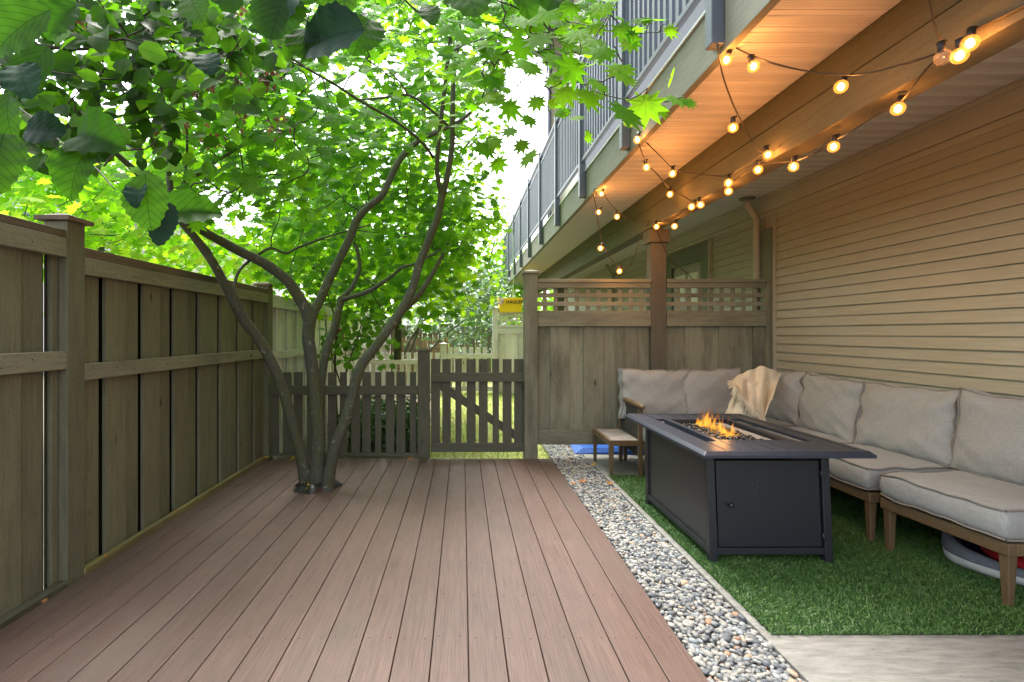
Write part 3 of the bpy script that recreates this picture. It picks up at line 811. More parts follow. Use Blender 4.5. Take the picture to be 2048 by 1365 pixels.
# ================================================================== HOUSE
house = thing('house', 'beige sided house with a covered patio, wooden beam and railed balcony', 'house', (3.03, 5, 0))
WX = 3.03
def siding(y0, y1, z0=0.08, z1=2.36, pitch=0.0795):
    V = []; Fc = []; z = z0; q_ = random.Random(int(y0 * 10) + 50)
    while z < z1 - 0.01:
        cuts = [y0]; yy = y0 + q_.uniform(.6, 3.6)
        while yy < y1 - .3: cuts.append(yy); yy += 3.66
        cuts.append(y1)
        for i in range(len(cuts) - 1):
            a, b = cuts[i], cuts[i + 1]; d = -.0022 * (i % 2) + q_.uniform(-.0006, .0006); w_ = q_.uniform(-.0008, .0008)
            if i % 2: b = min(b + .02, y1); a = max(a - .02, y0)
            o = len(V)
            V += [(WX - 0.02 + d, a, z + w_), (WX - 0.02 + d, b, z - w_), (WX - 0.001 + d, a, z + pitch), (WX - 0.001 + d, b, z + pitch), (WX - .0005, a, z + w_), (WX - .0005, b, z - w_)]
            Fc += [(o, o + 1, o + 3, o + 2), (o + 4, o + 5, o + 1, o), (o + 4, o, o + 2), (o + 1, o + 5, o + 3)]
        z += pitch
    m = MB(); m.add(V, Fc); return m
wall = part(fbox(WX, WX + 0.2, -2, 16, -0.1, 10.5), 'wall', M['siding'], house, 0)
part(fbox(WX - .03, WX - .002, -2, 12.5, 2.86, 10.4), 'upper_wall', plain('slate_grey_cladding', (.075, .085, .10), .7, var=.1), house, 0)
for (a, b) in ((-2.0, 4.90), (5.105, 6.19), (7.52, 16)):
    part(siding(a, b), 'siding', M['siding'], house, 0)
# upper storey lap lines seen above the balcony
part(fbox(WX - 0.03, WX - 0.001, -2, 16, 2.41, 2.57), 'frieze_board', M['siding'], house, 0.004)
part(fbox(WX - 0.018, WX - 0.001, -2, 16, 2.365, 2.408), 'frieze_board', M['siding'], house, 0.004)
part(fbox(WX - 0.05, WX - 0.031, -2, 16, 2.535, 2.568), 'soffit_trim', M['siding'], house, 0.003)
part(fbox(WX - 0.034, WX - 0.001, 4.905, 4.928, 0.05, 2.36), 'corner_trim', M['siding'], house, 0.003)
part(fbox(WX - 0.045, WX - 0.001, 4.93, 5.10, 0.0, 2.235), 'casing_board', M['casing'], house, 0.003)
# door
dr = part(fbox(WX - 0.02, WX - 0.001, 6.42, 7.27, 0.0, 2.1), 'door', plain('door_paint', (0.30, 0.27, 0.24), 0.5), house, 0.003)
g = MB()
for (a, b) in ((6.50, 6.80), (6.89, 7.19)):
    for (c0, c1) in ((0.2, 0.75), (0.85, 1.5), (1.6, 2.0)):
        g.box(WX - .027, WX - .0205, a, b, c0, c1); g.box(WX - .034, WX - .0275, a + .04, b - .04, c0 + .04, c1 - .04)
g.build('door_panel', M['white'], dr, bevel=0.003).matrix_parent_inverse = Matrix()
fix = []
g = MB(); g.sphere((WX - 0.07, 6.49, 1.0), 0.03); kb = g.build('handle', M['steel'], dr, smooth=True)
for (a, b, z0, z1) in ((6.2, 6.4, 0, 2.33), (7.29, 7.5, 0, 2.33), (6.402, 7.288, 2.13, 2.329)):
    part(fbox(WX - .045, WX - .001, a, b, z0, z1), 'door_casing', M['casing'], house, 0.003)
part(fbox(WX - .05, WX - .001, 6.165, 6.192, 0, 2.36), 'door_trim', M['siding'], house, 0.002)

def soffit(x0, x1, y0, y1, z):
    V = []; Fc = []; p = 0.121; y = math.floor(y0 / p) * p; prof = [(0, 0), (0.001, 0.02), (0.055, 0.02), (0.056, 0.004), (0.10, 0), (0.68, 0), (0.70, 0.008), (0.72, 0.008), (0.74, 0.0)]
    pts = []
    while y < y1:
        for (t, d) in prof: pts.append((y + t * p, z + d))
        y += p
    for i, (yy, z_) in enumerate(pts):
        V += [(x0, yy, z_), (x1, yy, z_)]
        if i: o = 2 * i; Fc.append((o - 2, o - 1, o + 1, o))
    m = MB(); m.add(V, Fc); return m
BY0, BY1 = -1.2, 16.0
part(soffit(1.292, 1.795, BY0, BY1, 2.57), 'soffit', M['soffit'], house, 0)
part(soffit(1.935, 2.998, BY0, BY1, 2.57), 'soffit', M['soffit'], house, 0)
part(fbox(1.29, WX - .002, BY0, BY1, 2.60, 2.84), 'balcony_floor', M['white'], house, 0)
beam = part(fbox(1.803, 1.93, BY0, BY1, 2.416, 2.595), 'beam', M['trim'], house, 0.004)
part(fbox(1.82, 1.92, BY0, BY1, 2.4, 2.43), 'beam_core', M['casing'], house, 0)
part(fbox(1.797, 1.938, BY0, BY1, 2.222, 2.409), 'beam', M['trim'], house, 0.004)
part(fbox(1.245, 1.287, BY0, BY1, 2.555, 2.835), 'fascia', M['fascia'], house, 0.003)
part(fbox(1.232, 1.30, BY0, BY1, 2.838, 2.855), 'flashing', M['white'], house, 0.002)
for y in (4.955, 9.9):
    cl = part(fbox(1.836, 1.98, y, y + .14, 0, 2.09), 'column', M['trim_v'], house, 0.004)
    cp = MB(); cp.box(1.81, 2.01, y - .025, y + .17, 2.092, 2.2205); cp.build('capital', M['trim_v'], cl, bevel=0.004)
# downspout
g = MB(); g.tube([(2.86, 5.12, 2.565), (2.86, 5.12, 2.50), (2.965, 5.14, 2.36), (2.965, 5.14, 0.1)], [0.034] * 4, 12, 1)
ds = part(g, 'downspout', M['siding'], house, 0, True)
g = MB(); g.lathe((2.86, 5.12, 2.567), [(0.001, -0.012), (0.07, -0.012), (0.075, -0.004), (0.075, 0)], 20); g.build('collar', M['casing'], ds)
g = MB(); g.tube([(2.86, 10.1, 2.565), (2.86, 10.1, 2.50), (2.965, 10.12, 2.36), (2.965, 10.12, 0.1)], [0.034] * 4, 12, 1)
part(g, 'downspout', M['siding'], house, 0, True)
# upper wall trims
for y, zt in ((15.7, 10.4),):
    part(fbox(2.7, WX - .001, y, y + .3, 2.9, zt), 'upper_corner', M['siding'], house, 0.005)
g = MB(); g.tube([(2.66, 15.6, 3), (2.66, 15.6, 10.4)], 0.06, 10, 1); part(g, 'downspout', M['slate'], house, 0, True)
part(fbox(2.2, 3.3, -2, 16.4, 10.5, 10.7), 'roof', M['roofgrey'], house, 0)
# railing
RX = 1.215
rl = part(fbox(RX - .028, RX + .03, BY0, BY1, 3.90, 3.94), 'railing', M['slate'], house, 0.004)
def sub(mb, name, mat, par, bevel=0.0):
    o = mb.build(name, mat, par, bevel=bevel); o.matrix_parent_inverse = Matrix.Translation(house.location).inverted() @ Matrix(); o.matrix_parent_inverse = Matrix(); return o
sub(fbox(RX - .018, RX + .02, BY0, BY1, 2.93, 2.965), 'bottom_rail', M['slate'], rl, .003)
sub(fbox(RX - .015, RX + .015, BY0, BY1, 3.80, 3.83), 'middle_rail', M['slate'], rl, .003)
py_ = [2.45 + 1.36 * k for k in range(-2, 10)]
for y in py_:
    sub(fbox(RX - .035, RX + .028, y - .033, y + .033, 2.585, 4.0), 'railing_post', M['slate'], rl, .004)
    b = MB(); b.box(1.2435, 1.2445, y + .034, y + .075, 2.6, 2.76); b.box(RX - .02, 1.243, y + .034, y + .04, 2.6, 2.76)
    for z in (2.63, 2.73): b.lathe((1.243, y + .058, z), [(0.0001, -.012), (.008, -.012), (.009, 0)], 8, 'x')
    sub(b, 'bracket', M['slate'], rl)
ys = []
y = -0.2
while y < 15.5:
    if all(abs(y - k) > .05 for k in py_): ys.append(y)
    y += 0.09
for y in ys[:98]:
    sub(fbox(RX - .01, RX + .01, y - .016, y + .016, 2.966, 3.799), 'baluster', M['slate'], rl)
b = MB()
for y in ys[98:]: b.box(RX - .01, RX + .01, y - .016, y + .016, 2.966, 3.799)
tag(sub(b, 'balusters', M['slate'], rl), kind='stuff')
# privacy panels standing on the balcony, behind the balusters
sub(fbox(2.2, 2.24, 1.0, 4.6, 2.86, 4.9), 'balcony_partition', M['slate'], rl, .003)

# ================================================================== FIRE TABLE
ft = thing('fire_table', 'charcoal metal fire pit table with slatted top and open burner on the grass', 'table', (1.65, 3.16, 0))
zt = 0.613
g = MB()
X0, X1, Y0, Y1 = 1.212, 2.082, 2.56, 3.81
OX0, OX1, OY0, OY1 = 1.44, 1.83, 2.86, 3.54
def bev_ring(g, x0, x1, y0, y1, zb, zt, ins):
    g.hexa([(x0, y0, zb), (x1, y0, zb), (x1, y1, zb), (x0, y1, zb)], [(x0 + ins, y0 + ins, zt), (x1 - ins, y0 + ins, zt), (x1 - ins, y1 - ins, zt), (x0 + ins, y1 - ins, zt)])
# rim pieces with a chamfered outer edge
def rim(a, b, inx, iny):
    pass
ch = 0.02; wd = 0.055
for (A, B, nx_, ny_) in (((X0, Y0), (X1, Y0), 0, 1), ((X1, Y0), (X1, Y1), -1, 0), ((X1, Y1), (X0, Y1), 0, -1), ((X0, Y1), (X0, Y0), 1, 0)):
    dx, dy = (1 if B[0] > A[0] else -1 if B[0] < A[0] else 0), (1 if B[1] > A[1] else -1 if B[1] < A[1] else 0)
    def pt(P_, along, inn, z): return (P_[0] + dx * along + nx_ * inn, P_[1] + dy * along + ny_ * inn, z)
    e = 0.0006
    prof = [(0, zt - .032), (0, zt - .017), (ch, zt), (wd, zt), (wd, zt - .032)]
    o = [pt(A, i + e, i, z) for i, z in prof] + [pt(B, -i - e, i, z) for i, z in prof]
    g.add(o, [(0, 5, 6, 1), (1, 6, 7, 2), (2, 7, 8, 3), (3, 8, 9, 4), (4, 9, 5, 0), (0, 1, 2, 3, 4), (9, 8, 7, 6, 5)])
n = 9; sw = (X1 - X0 - 2 * wd - 0.002) / n
for k in range(n):
    a = X0 + wd + 0.002 + k * sw; b = a + sw - 0.0065
    segs = [(Y0 + wd + .002, Y1 - wd - .002)]
    if b > OX0 - .03 and a < OX1 + .03:
        segs = [(Y0 + wd + .002, OY0 - .032), (OY1 + .032, Y1 - wd - .002)]
    for (c0, c1) in segs: g.box(a, b, c0, c1, zt - .02, zt - .0015)
# fill beside the opening
for (a, b) in ((OX0 - .03, OX0), (OX1, OX1 + .03)): g.box(a, b, OY0 - .03, OY1 + .03, zt - .03, zt - .0005)
for (a, b) in ((OY0 - .03, OY0), (OY1, OY1 + .03)): g.box(OX0 + .0005, OX1 - .0005, a, b, zt - .03, zt - .0005)
top = part(g, 'table_top', M['chartop'], ft, 0.0015)
g = MB(); g.box(OX0 + .001, OX0 + .004, OY0, OY1, zt - .09, zt - .002); g.box(OX1 - .004, OX1 - .001, OY0, OY1, zt - .09, zt - .002)
g.box(OX0 + .005, OX1 - .005, OY0 + .001, OY0 + .004, zt - .09, zt - .002); g.box(OX0 + .005, OX1 - .005, OY1 - .004, OY1 - .001, zt - .09, zt - .002)
g.box(OX0, OX1, OY0, OY1, zt - .095, zt - .0905)
part(g, 'burner_well', M['char'], ft, 0)
g = MB(); g.box(OX0 + .03, OX1 - .03, OY0 + .03, OY1 - .03, zt - .05, zt - .042)
for xx in (OX0 + .03, OX1 - .105, OX0 + .12): g.box(xx, xx + .012, OY0 + .035, OY1 - .035, zt - .0415, zt - .02)
part(g, 'burner_tray', M['steel'], ft, 0.001)
part(fbox(OX1 - .1, OX1 - .03, OY0 + .02, OY1 - .02, zt - .026, zt - .022), 'steel_plate', plain('pale_reflection_steel', (.42, .42, .42), .35, .3), ft, .001)  # light grey colour stands in for the plate's pale reflection
# body: panels slightly flared to the feet
bx0, bx1, by0, by1 = 1.296, 1.940, 2.665, 3.61
g = MB()
tx0, tx1, ty0, ty1 = 1.290, 1.940, 2.70, 3.60
def lerp(a, b, t): return a + (b - a) * t
def corner(sx, sy, z, inx=0, iny=0):
    t = 1 - z / 0.58
    x = lerp(tx0, bx0, t) + inx if sx == 0 else lerp(tx1, bx1, t) - inx
    y = lerp(ty0, by0, t) + iny if sy == 0 else lerp(ty1, by1, t) - iny
    return (x, y, z)
for sx in (0, 1):
    for sy in (0, 1):
        w_ = 0.042; zb, zt2 = 0.0, 0.58
        b_ = [corner(sx, sy, zb), corner(sx, sy, zb, w_, 0), corner(sx, sy, zb, w_, w_), corner(sx, sy, zb, 0, w_)]
        t_ = [corner(sx, sy, zt2), corner(sx, sy, zt2, w_, 0), corner(sx, sy, zt2, w_, w_), corner(sx, sy, zt2, 0, w_)]
        if sx ^ sy: b_ = b_[::-1]; t_ = t_[::-1]
        m_ = MB(); m_.hexa(b_, t_); part(m_, 'leg', M['char'], ft, 0.003)
def slab(sides, z0, z1, ins, th, name, mat, inset=0.043):
    m_ = MB()
    for s_ in sides:
        if s_ == 'front': a, b, cI = (0, 0), (1, 0), 'y'
        if s_ == 'back': a, b, cI = (0, 1), (1, 1), 'y'
        if s_ == 'left': a, b, cI = (0, 0), (0, 1), 'x'
        if s_ == 'right': a, b, cI = (1, 0), (1, 1), 'x'
        def c_(k, z, d):
            if cI == 'y': return corner(k[0], k[1], z, inset, d)
            return corner(k[0], k[1], z, d, inset)
        m_.hexa([c_(a, z0, ins), c_(b, z0, ins), c_(b, z0, ins + th), c_(a, z0, ins + th)], [c_(a, z1, ins), c_(b, z1, ins), c_(b, z1, ins + th), c_(a, z1, ins + th)])
    return part(m_, name, mat, ft, 0.002)
slab(['left'], 0.085, 0.5795, 0.014, 0.01, 'side_panel', M['sidep']); slab(['right'], 0.085, 0.5795, 0.014, 0.01, 'side_panel', M['sidep'])
slab(['back'], 0.085, 0.5795, 0.014, 0.01, 'back_panel', M['char'])
slab(['left'], 0.045, 0.0845, 0.002, 0.03, 'bottom_rail', M['char']); slab(['front'], 0.05, 0.084, 0.002, 0.03, 'bottom_rail', M['char']); slab(['right'], 0.045, 0.0845, 0.002, 0.03, 'bottom_rail', M['char'])
slab(['left'], 0.552, 0.5795, 0.006, 0.007, 'top_rail', M['char'])
def door_mat():
    m, nt, b = new_mat('scuffed_door')
    tc = nt.nodes.new('ShaderNodeTexCoord')
    v = tc.outputs['Object']
    n = noise(nt, v, 240, 2); mpz = nt.nodes.new('ShaderNodeMapping'); mpz.inputs['Scale'].default_value = (1, 1, .45); nt.links.new(v, mpz.inputs['Vector']); n2 = noise(nt, mpz.outputs[0], 150, 3, 0.6)
    # a splash of pale scuffs near the upper left of the door
    sub_ = nt.nodes.new('ShaderNodeVectorMath'); sub_.operation = 'DISTANCE'
    sub_.inputs[1].default_value = (1.56, 2.69, 0.42); nt.links.new(v, sub_.inputs[0])
    near = ramp(nt, sub_.outputs['Value'], [(0.0, 1.0), (0.10, 0.0)])
    sp = ramp(nt, n2, [(0.63, 0.0), (0.69, 1.0)])
    n9 = noise(nt, v, 30, 2); near = mixc(nt, ramp(nt, n9, [(.45, 1.0), (.55, 0.0)]), near, (0, 0, 0))
    k = nt.nodes.new('ShaderNodeMath'); k.operation = 'MULTIPLY'; nt.links.new(near, k.inputs[0]); nt.links.new(sp, k.inputs[1])
    base = ramp(nt, n, [(0.3, (0.008, 0.009, 0.014)), (0.75, (0.018, 0.02, 0.03))])
    c = mixc(nt, k.outputs[0], base, (0.22, 0.25, 0.3))
    nt.links.new(c, b.inputs['Base Color']); b.inputs['Roughness'].default_value = 0.45
    bump(nt, b, n, 0.1, 0.003); return m
fd = slab(['front'], 0.088, 0.535, 0.008, 0.014, 'front_door', door_mat(), inset=0.052)
g = MB(); kp = corner(0, 0, 0.31, .115, .004)
g.lathe((kp[0], kp[1] + .004, kp[2]), [(0.0001, -.036), (.011, -.034), (.014, -.026), (.011, -.016), (.006, -.012), (.006, 0), (.014, .001)], 16, 'y')
kn = g.build('knob', M['char'], fd, smooth=True)
for z in (0.14, 0.47):
    h_ = corner(1, 0, z, .038, 0); m_ = MB(); m_.tube([(h_[0] - .008, h_[1] + .002, z - .02), (h_[0] - .008, h_[1] + .002, z + .02)], .006, 10, 1); part(m_, 'hinge', M['char'], ft, 0, True)
g = MB(); g.box(1.35, 1.89, 2.76, 3.55, 0.05, 0.06); part(g, 'floor_panel', M['black'], ft, 0)
# pebbles
n = 420; pp = np.stack([rng.uniform(OX0 + .045, OX1 - .12, n), rng.uniform(OY0 + .04, OY1 - .05, n), zt - .030 + rng.uniform(0, .017, n)], 1)
s_ = rng.uniform(.007, .012, n)
tag(stones('fire_pebbles', M['pebble'], pp, s_ * 1.2, s_, s_ * .7), 'glossy black pebbles covering the burner tray of the fire table', 'pebbles', kind='stuff')
# flames
fl_v = []; fl_f = []; fl_uv = []
def tongue(cx, cy, z, h, w, seed):
    rr = random.Random(seed); nseg = 14; nr = 10; o = len(fl_v)
    ph = rr.uniform(0, 6); lean = rr.uniform(-.25, .25); ly = rr.uniform(-.2, .2); tw = rr.uniform(0, 3)
    for i in range(nseg + 1):
        t = i / nseg
        r = w * (math.sin(math.pi * min(1, (t + .12) ** .75)) ** .9 + .04) * (1 - t * .55)
        if i == nseg: r = 0.0004
        ox = lean * h * t ** 1.4 + .18 * w * math.sin(ph + t * 7) + .1 * w * math.sin(t * 19 + ph)
        oy = ly * h * t + .25 * w * math.cos(ph + t * 6)
        for k in range(nr):
            a = 2 * math.pi * k / nr + tw * t
            e = 1 + .3 * math.sin(a * 3 + t * 12 + ph)
            fl_v.append((cx + ox + r * e * math.cos(a), cy + oy + r * e * .55 * math.sin(a), z + h * t)); fl_uv.append((k / nr, t))
    for i in range(nseg):
        for k in range(nr):
            a = o + i * nr + k; b = o + i * nr + (k + 1) % nr
            fl_f.append((a, b, b + nr, a + nr))
rr = random.Random(5)
def ribbon(cx, cy, z, h, w, seed):
    q_ = random.Random(seed); nseg = 16; nw = 6; o = len(fl_v); ph = q_.uniform(0, 6); ang = q_.uniform(-.9, .9); lean = q_.uniform(-.3, .3)
    for i in range(nseg + 1):
        t = i / nseg; ww = w * ((1 - t) ** .8) * (.55 + .9 * math.sin(math.pi * min(1, t * 1.3 + .15)))
        ox = lean * h * t ** 1.5 + .35 * w * math.sin(ph + t * 8) ; oy = .3 * w * math.cos(ph + t * 6); a = ang + .9 * math.sin(t * 4 + ph)
        for k in range(nw + 1):
            u = -1 + 2 * k / nw
            fl_v.append((cx + ox + u * ww * math.cos(a), cy + oy + u * ww * math.sin(a) + .25 * ww * (u * u), z + h * t * (1 - .08 * abs(u)))); fl_uv.append(((u + 1) / 2, t))
    for i in range(nseg):
        for k in range(nw):
            a = o + i * (nw + 1) + k; fl_f.append((a, a + 1, a + nw + 2, a + nw + 1))
for k in range(58):
    t = rr.random(); cy = 3.42 - t * .40; cx = 1.60 + rr.gauss(0, .03)
    env = math.exp(-((t - .28) / .16) ** 2) + .85 * math.exp(-((t - .68) / .17) ** 2)
    ribbon(cx, cy, zt - .022, rr.uniform(.05, .19) * (.3 + .75 * env), rr.uniform(.008, .024), k)
flo = np_mesh('flame', fl_v, fl_f, M['flame'], None, fl_uv, True)
tag(flo, 'orange gas flames rising from the burner of the fire table', 'fire')
fl = bpy.data.lights.new('fire_light', 'POINT'); fl.energy = 0.22; fl.color = (1, .45, .12); fl.shadow_soft_size = .05
flob = bpy.data.objects.new('fire_light', fl); flob.location = (1.62, 3.2, zt + .10); C.objects.link(flob)

# ================================================================== SOFA
def cushion(W, D, T, puff=0.5, n=16, seed=0, wr=0.004, pinch=0.05, sagx=0.0):
    """a stuffed box: W along y, D along z (or x), T thick along x.  local centre"""
    rr = random.Random(seed); V = []; Fc = []; idx = {}
    ph = [rr.uniform(0, 6.28) for _ in range(8)]
    def pos(a, b, c):
        # a across W, b across D in [-1,1]; c thickness
        e = max(abs(a), abs(b))
        q_ = (1 - abs(a) ** 3.0) * (1 - abs(b) ** 3.0)
        t = T / 2 * ((1 - puff) + puff * q_ ** 0.5 * 1.15)
        wob = wr * (math.sin(a * 5 + ph[0] + b * 2) + math.sin(b * 6 + ph[1]) + .8 * math.sin((a + b) * 8 + ph[2]) + .7 * math.sin((a - b) * 11 + ph[3])) * (0.35 + e * .9)
        rad = wr * 1.1 * math.sin(math.atan2(b, a) * 13 + ph[4]) * (e ** 4)
        x = c * (t + wob * (1 if abs(c) > .6 else .4)) + c * rad
        k = 1 - pinch * (1 - b * b) * (1 if abs(a) > .6 else .3) * .6
        k2 = 1 - pinch * (1 - a * a) * .5
        r = 0.0
        # round the vertical corners a little
        cc = 1 + (.035 if puff > .4 else -.02) * (abs(a) ** 8) * (abs(b) ** 8)
        y = a * W / 2 * k * cc + wr * math.sin(b * 9 + ph[5]) * abs(a) ** 5
        z = b * D / 2 * k2 * cc + wr * math.sin(a * 8 + ph[6]) * abs(b) ** 5
        bulge = (1 - c * c) * 0.012
        y += bulge * (1 if a >= 1 else -1 if a <= -1 else 0); z += bulge * (1 if b >= 1 else -1 if b <= -1 else 0)
        return (x, y, z)
    def vid(a, b, c):
        k = (round(a, 4), round(b, 4), round(c, 4))
        if k not in idx: idx[k] = len(V); V.append(pos(a, b, c))
        return idx[k]
    L = [-1 + 2 * i / n for i in range(n + 1)]; Cc = [-1, -.4, .4, 1]
    # denser near edges
    L = [math.copysign(abs(x) ** .8, x) for x in L]
    for i in range(n):
        for j in range(n):
            Fc.append((vid(L[i], L[j], 1), vid(L[i + 1], L[j], 1), vid(L[i + 1], L[j + 1], 1), vid(L[i], L[j + 1], 1)))
            Fc.append((vid(L[i], L[j], -1), vid(L[i], L[j + 1], -1), vid(L[i + 1], L[j + 1], -1), vid(L[i + 1], L[j], -1)))
    for i in range(n):
        for c in range(3):
            c0, c1 = Cc[c], Cc[c + 1]
            Fc.append((vid(L[i], -1, c0), vid(L[i + 1], -1, c0), vid(L[i + 1], -1, c1), vid(L[i], -1, c1)))
            Fc.append((vid(L[i], 1, c0), vid(L[i], 1, c1), vid(L[i + 1], 1, c1), vid(L[i + 1], 1, c0)))
            Fc.append((vid(-1, L[i], c0), vid(-1, L[i], c1), vid(-1, L[i + 1], c1), vid(-1, L[i + 1], c0)))
            Fc.append((vid(1, L[i], c0), vid(1, L[i + 1], c0), vid(1, L[i + 1], c1), vid(1, L[i], c1)))
    def loop(c):
        pts = [pos(x, -1, c) for x in L] + [pos(1, x, c) for x in L[1:]] + [pos(x, 1, c) for x in L[::-1][1:]] + [pos(-1, x, c) for x in L[::-1][1:]]
        return pts
    return V, Fc, [loop(1), loop(-1)]
def put_cushion(name, parent, W, D, T, mat4, **kw):
    V, Fc, loops = cushion(W, D, T, **kw)
    V = [tuple(mat4 @ Vector(p)) for p in V]
    m = MB(); m.add(V, Fc); o = m.build(name, M['fabric'], parent, smooth=True)
    sbd = o.modifiers.new('sub', 'SUBSURF'); sbd.levels = 1; sbd.render_levels = 1
    p = MB()
    for lp in loops: p.tube([tuple(mat4 @ Vector(x)) for x in lp], 0.0052, 6, 1, caps=False)
    p.build('piping', M['piping'], o, smooth=True)
    return o
def leg(mb, x, y, h, dx=0, dy=0, a=.022, b=.014):
    return mb.hexa([(x - b + dx, y - b + dy, 0), (x + b + dx, y - b + dy, 0), (x + b + dx, y + b + dy, 0), (x - b + dx, y + b + dy, 0)],
                   [(x - a, y - a, h), (x + a, y - a, h), (x + a, y + a, h), (x - a, y + a, h)])
def sofa_module(label, loc, rz, W, D=0.64, arm=None, backs=((0.5, 0.66),), side_back=False, seed=1, cat='sofa', Dc=None):
    t = thing('sofa_module', label, cat, loc, rz, None)
    zf0, zf1 = .235, .292
    for (x, y, nm) in ((.03, .03, 0), (.03, W - .03, 0), (D - .03, .03, 0), (D - .03, W - .03, 0)):
        leg(MB(), x, y, zf1).build('leg', M['teak_z'], t, bevel=.004) if False else leg(MB(), x, y, zf0).build('leg', M['teak_z'], t, bevel=.005)
    fr = MB(); fr.box(0, .035, 0, W, zf0 + .0005, zf1); fr.box(D - .035, D, 0, W, zf0 + .0005, zf1)
    fr.box(.036, D - .036, 0.001, .03, zf0 + .001, zf1 - .001); fr.box(.036, D - .036, W - .03, W - .001, zf0 + .001, zf1 - .001)
    for k in range(5): y = .06 + (W - .12) * k / 4; fr.box(.036, D - .036, y - .02, y + .02, zf1 - .02, zf1 - .004)
    fr.build('seat_frame', M['teak'], t, bevel=.005)
    mt = Matrix.Translation((D / 2 - .01, W / 2, zf1 + .078)) @ Matrix.Rotation(R(90), 4, 'Y')
    put_cushion('seat_cushion', t, W * .985, D + .0, .15, mt, puff=.16, seed=seed, wr=.0022, pinch=.008)
    bf = MB(); bf.box(D - .035, D, .03, W - .03, .62, .66)
    for k in range(6): y = .04 + (W - .08) * k / 5; bf.box(D - .03, D - .01, y - .012, y + .012, zf1 + .001, .6195)
    bf.build('back_frame', M['teak'], t, bevel=.003)
    for i, (cy, cw) in enumerate(backs):
        mt = Matrix.Translation((D - .125, cy * W, zf1 + .15 + .205)) @ Matrix.Rotation(R(9 + i), 4, 'Y') @ Matrix.Rotation(R((seed * 37 % 5) - 2), 4, 'Z') @ Matrix.Rotation(R([0, 2.5, -1.5, 2, -3, -2.5, 1.5][seed % 7]), 4, 'X')
        put_cushion('back_cushion', t, cw, .44, .185, mt, puff=.5, seed=seed * 3 + i, wr=.006, pinch=.06)
    if side_back:
        bx = MB(); bx.box(.05, D - .05, 0.0, .035, .62, .66)
        bx.build('back_frame', M['teak'], t, bevel=.003)
        mt = Matrix.Translation((.30, .125, zf1 + .355)) @ Matrix.Rotation(R(90), 4, 'Z') @ Matrix.Rotation(R(-9), 4, 'Y').inverted() @ Matrix.Rotation(R(-18), 4, 'Y')
        put_cushion('back_cushion', t, .62, .44, .185, mt, puff=.62, seed=seed + 50, wr=.0055, pinch=.05)
    if arm is not None:
        ya = -.02 if arm == 0 else W + .02
        a_ = MB(); pts = [(-.02 if arm else .075, ya, .595), (.05 if arm else .13, ya, .598), (D - .08, ya, .60), (D, ya, .60)]
        a_.tube(pts, [.014, .024, .022, .018], 12, 3)
        ar = a_.build('armrest', M['teak'], t, smooth=True)
        for ax_ in ((.06 if arm else .17), D - .05):
            u = MB(); leg(u, ax_, ya, .58, 0, 0, .018, .016); u.build('arm_post', M['teak_z'], t, bevel=.003)
        wv = MB()
        for k in range(17):
            x = (.08 if arm else .19) + (D - (.15 if arm else .26)) * k / 16
            wv.box(x - .0055, x + .0055, ya - .004, ya + .004, .16, .575)
        for k in range(15):
            z = .17 + .40 * k / 14
            wv.box(.075 if arm else .185, D - .065, ya - .008, ya - .0045, z - .0055, z + .0055)
        wv.build('woven_panel', plain('grey_cord_weave', (.07, .065, .055), .8), t)
    return t
sofa_module('outer seat of the sectional with grey cushions, nearest, over the dog bed', (2.375, 2.215, 0), R(3.5), .64, arm=0, backs=((.52, .66),), seed=1)
sofa_module('second sectional seat from the camera, behind the fire table corner', (2.335, 2.925, 0), 0, .66, backs=((.5, .68),), seed=2)
sofa_module('third sectional seat along the siding, mostly hidden by the fire table', (2.335, 3.60, 0), 0, .64, backs=((.5, .63),), seed=3)
sofa_module('corner seat of the sectional under the cream throw', (2.335, 4.26, 0), 0, .62, backs=((.45, .60),), seed=4)
sofa_module('sectional seat against the privacy screen next to the corner', (2.36, 4.23, 0), R(90), .42, backs=((.18, .62),), seed=5)
sofa_module('arm end of the sectional with woven side panel next to the small table', (1.935, 4.23, 0), R(90), .42, arm=1, backs=((.37, .63),), seed=6)

# throw
def cloth_patch(top, bot, ytop, ybot, nu, nv, fold, seed, amp=.02, off=0.0):
    rr = random.Random(seed); V = []; Fc = []
    def inter(pts, u):
        u *= len(pts) - 1; i = min(int(u), len(pts) - 2); t = u - i; t = t * t * (3 - 2 * t)
        return pts[i][0] + (pts[i + 1][0] - pts[i][0]) * (u - i), pts[i][1] + (pts[i + 1][1] - pts[i][1]) * t
    for j in range(nv + 1):
        v = j / nv
        for i in range(nu + 1):
            u = i / nu
            a = inter(top, u); b = inter(bot, u)
            x = a[0] + (b[0] - a[0]) * v; y = a[1] + (b[1] - a[1]) * v
            Y = ytop + (ybot - ytop) * v ** 1.2 - off + amp * (math.sin(u * fold * 5.2 + v * 2.4 + seed) + .35 * math.sin(u * fold * 10 - v * 3 + seed)) * (.2 + .8 * math.sin(math.pi * min(1, v * .8 + .1)))
            V.append(tuple(P(x, y, Y)))
    for j in range(nv):
        for i in range(nu):
            a = j * (nu + 1) + i; Fc.append((a, a + 1, a + nu + 2, a + nu + 1))
    return V, Fc
tw = thing('throw_blanket', 'cream fringed wool throw draped over the sofa corner cushions', 'blanket', P(1515, 800, 4.3))
g = MB(); V, Fc = cloth_patch([(1468, 790), (1478, 775), (1500, 765), (1535, 765)], [(1449, 830), (1468, 830), (1495, 836), (1524, 838)], 4.30, 4.10, 26, 16, 2.2, 3, .022, .02)
g.add(V, Fc); l2 = part(g, 'lower_fold', M['throw'], tw, 0, True); sm = l2.modifiers.new('s', 'SOLIDIFY'); sm.thickness = .008
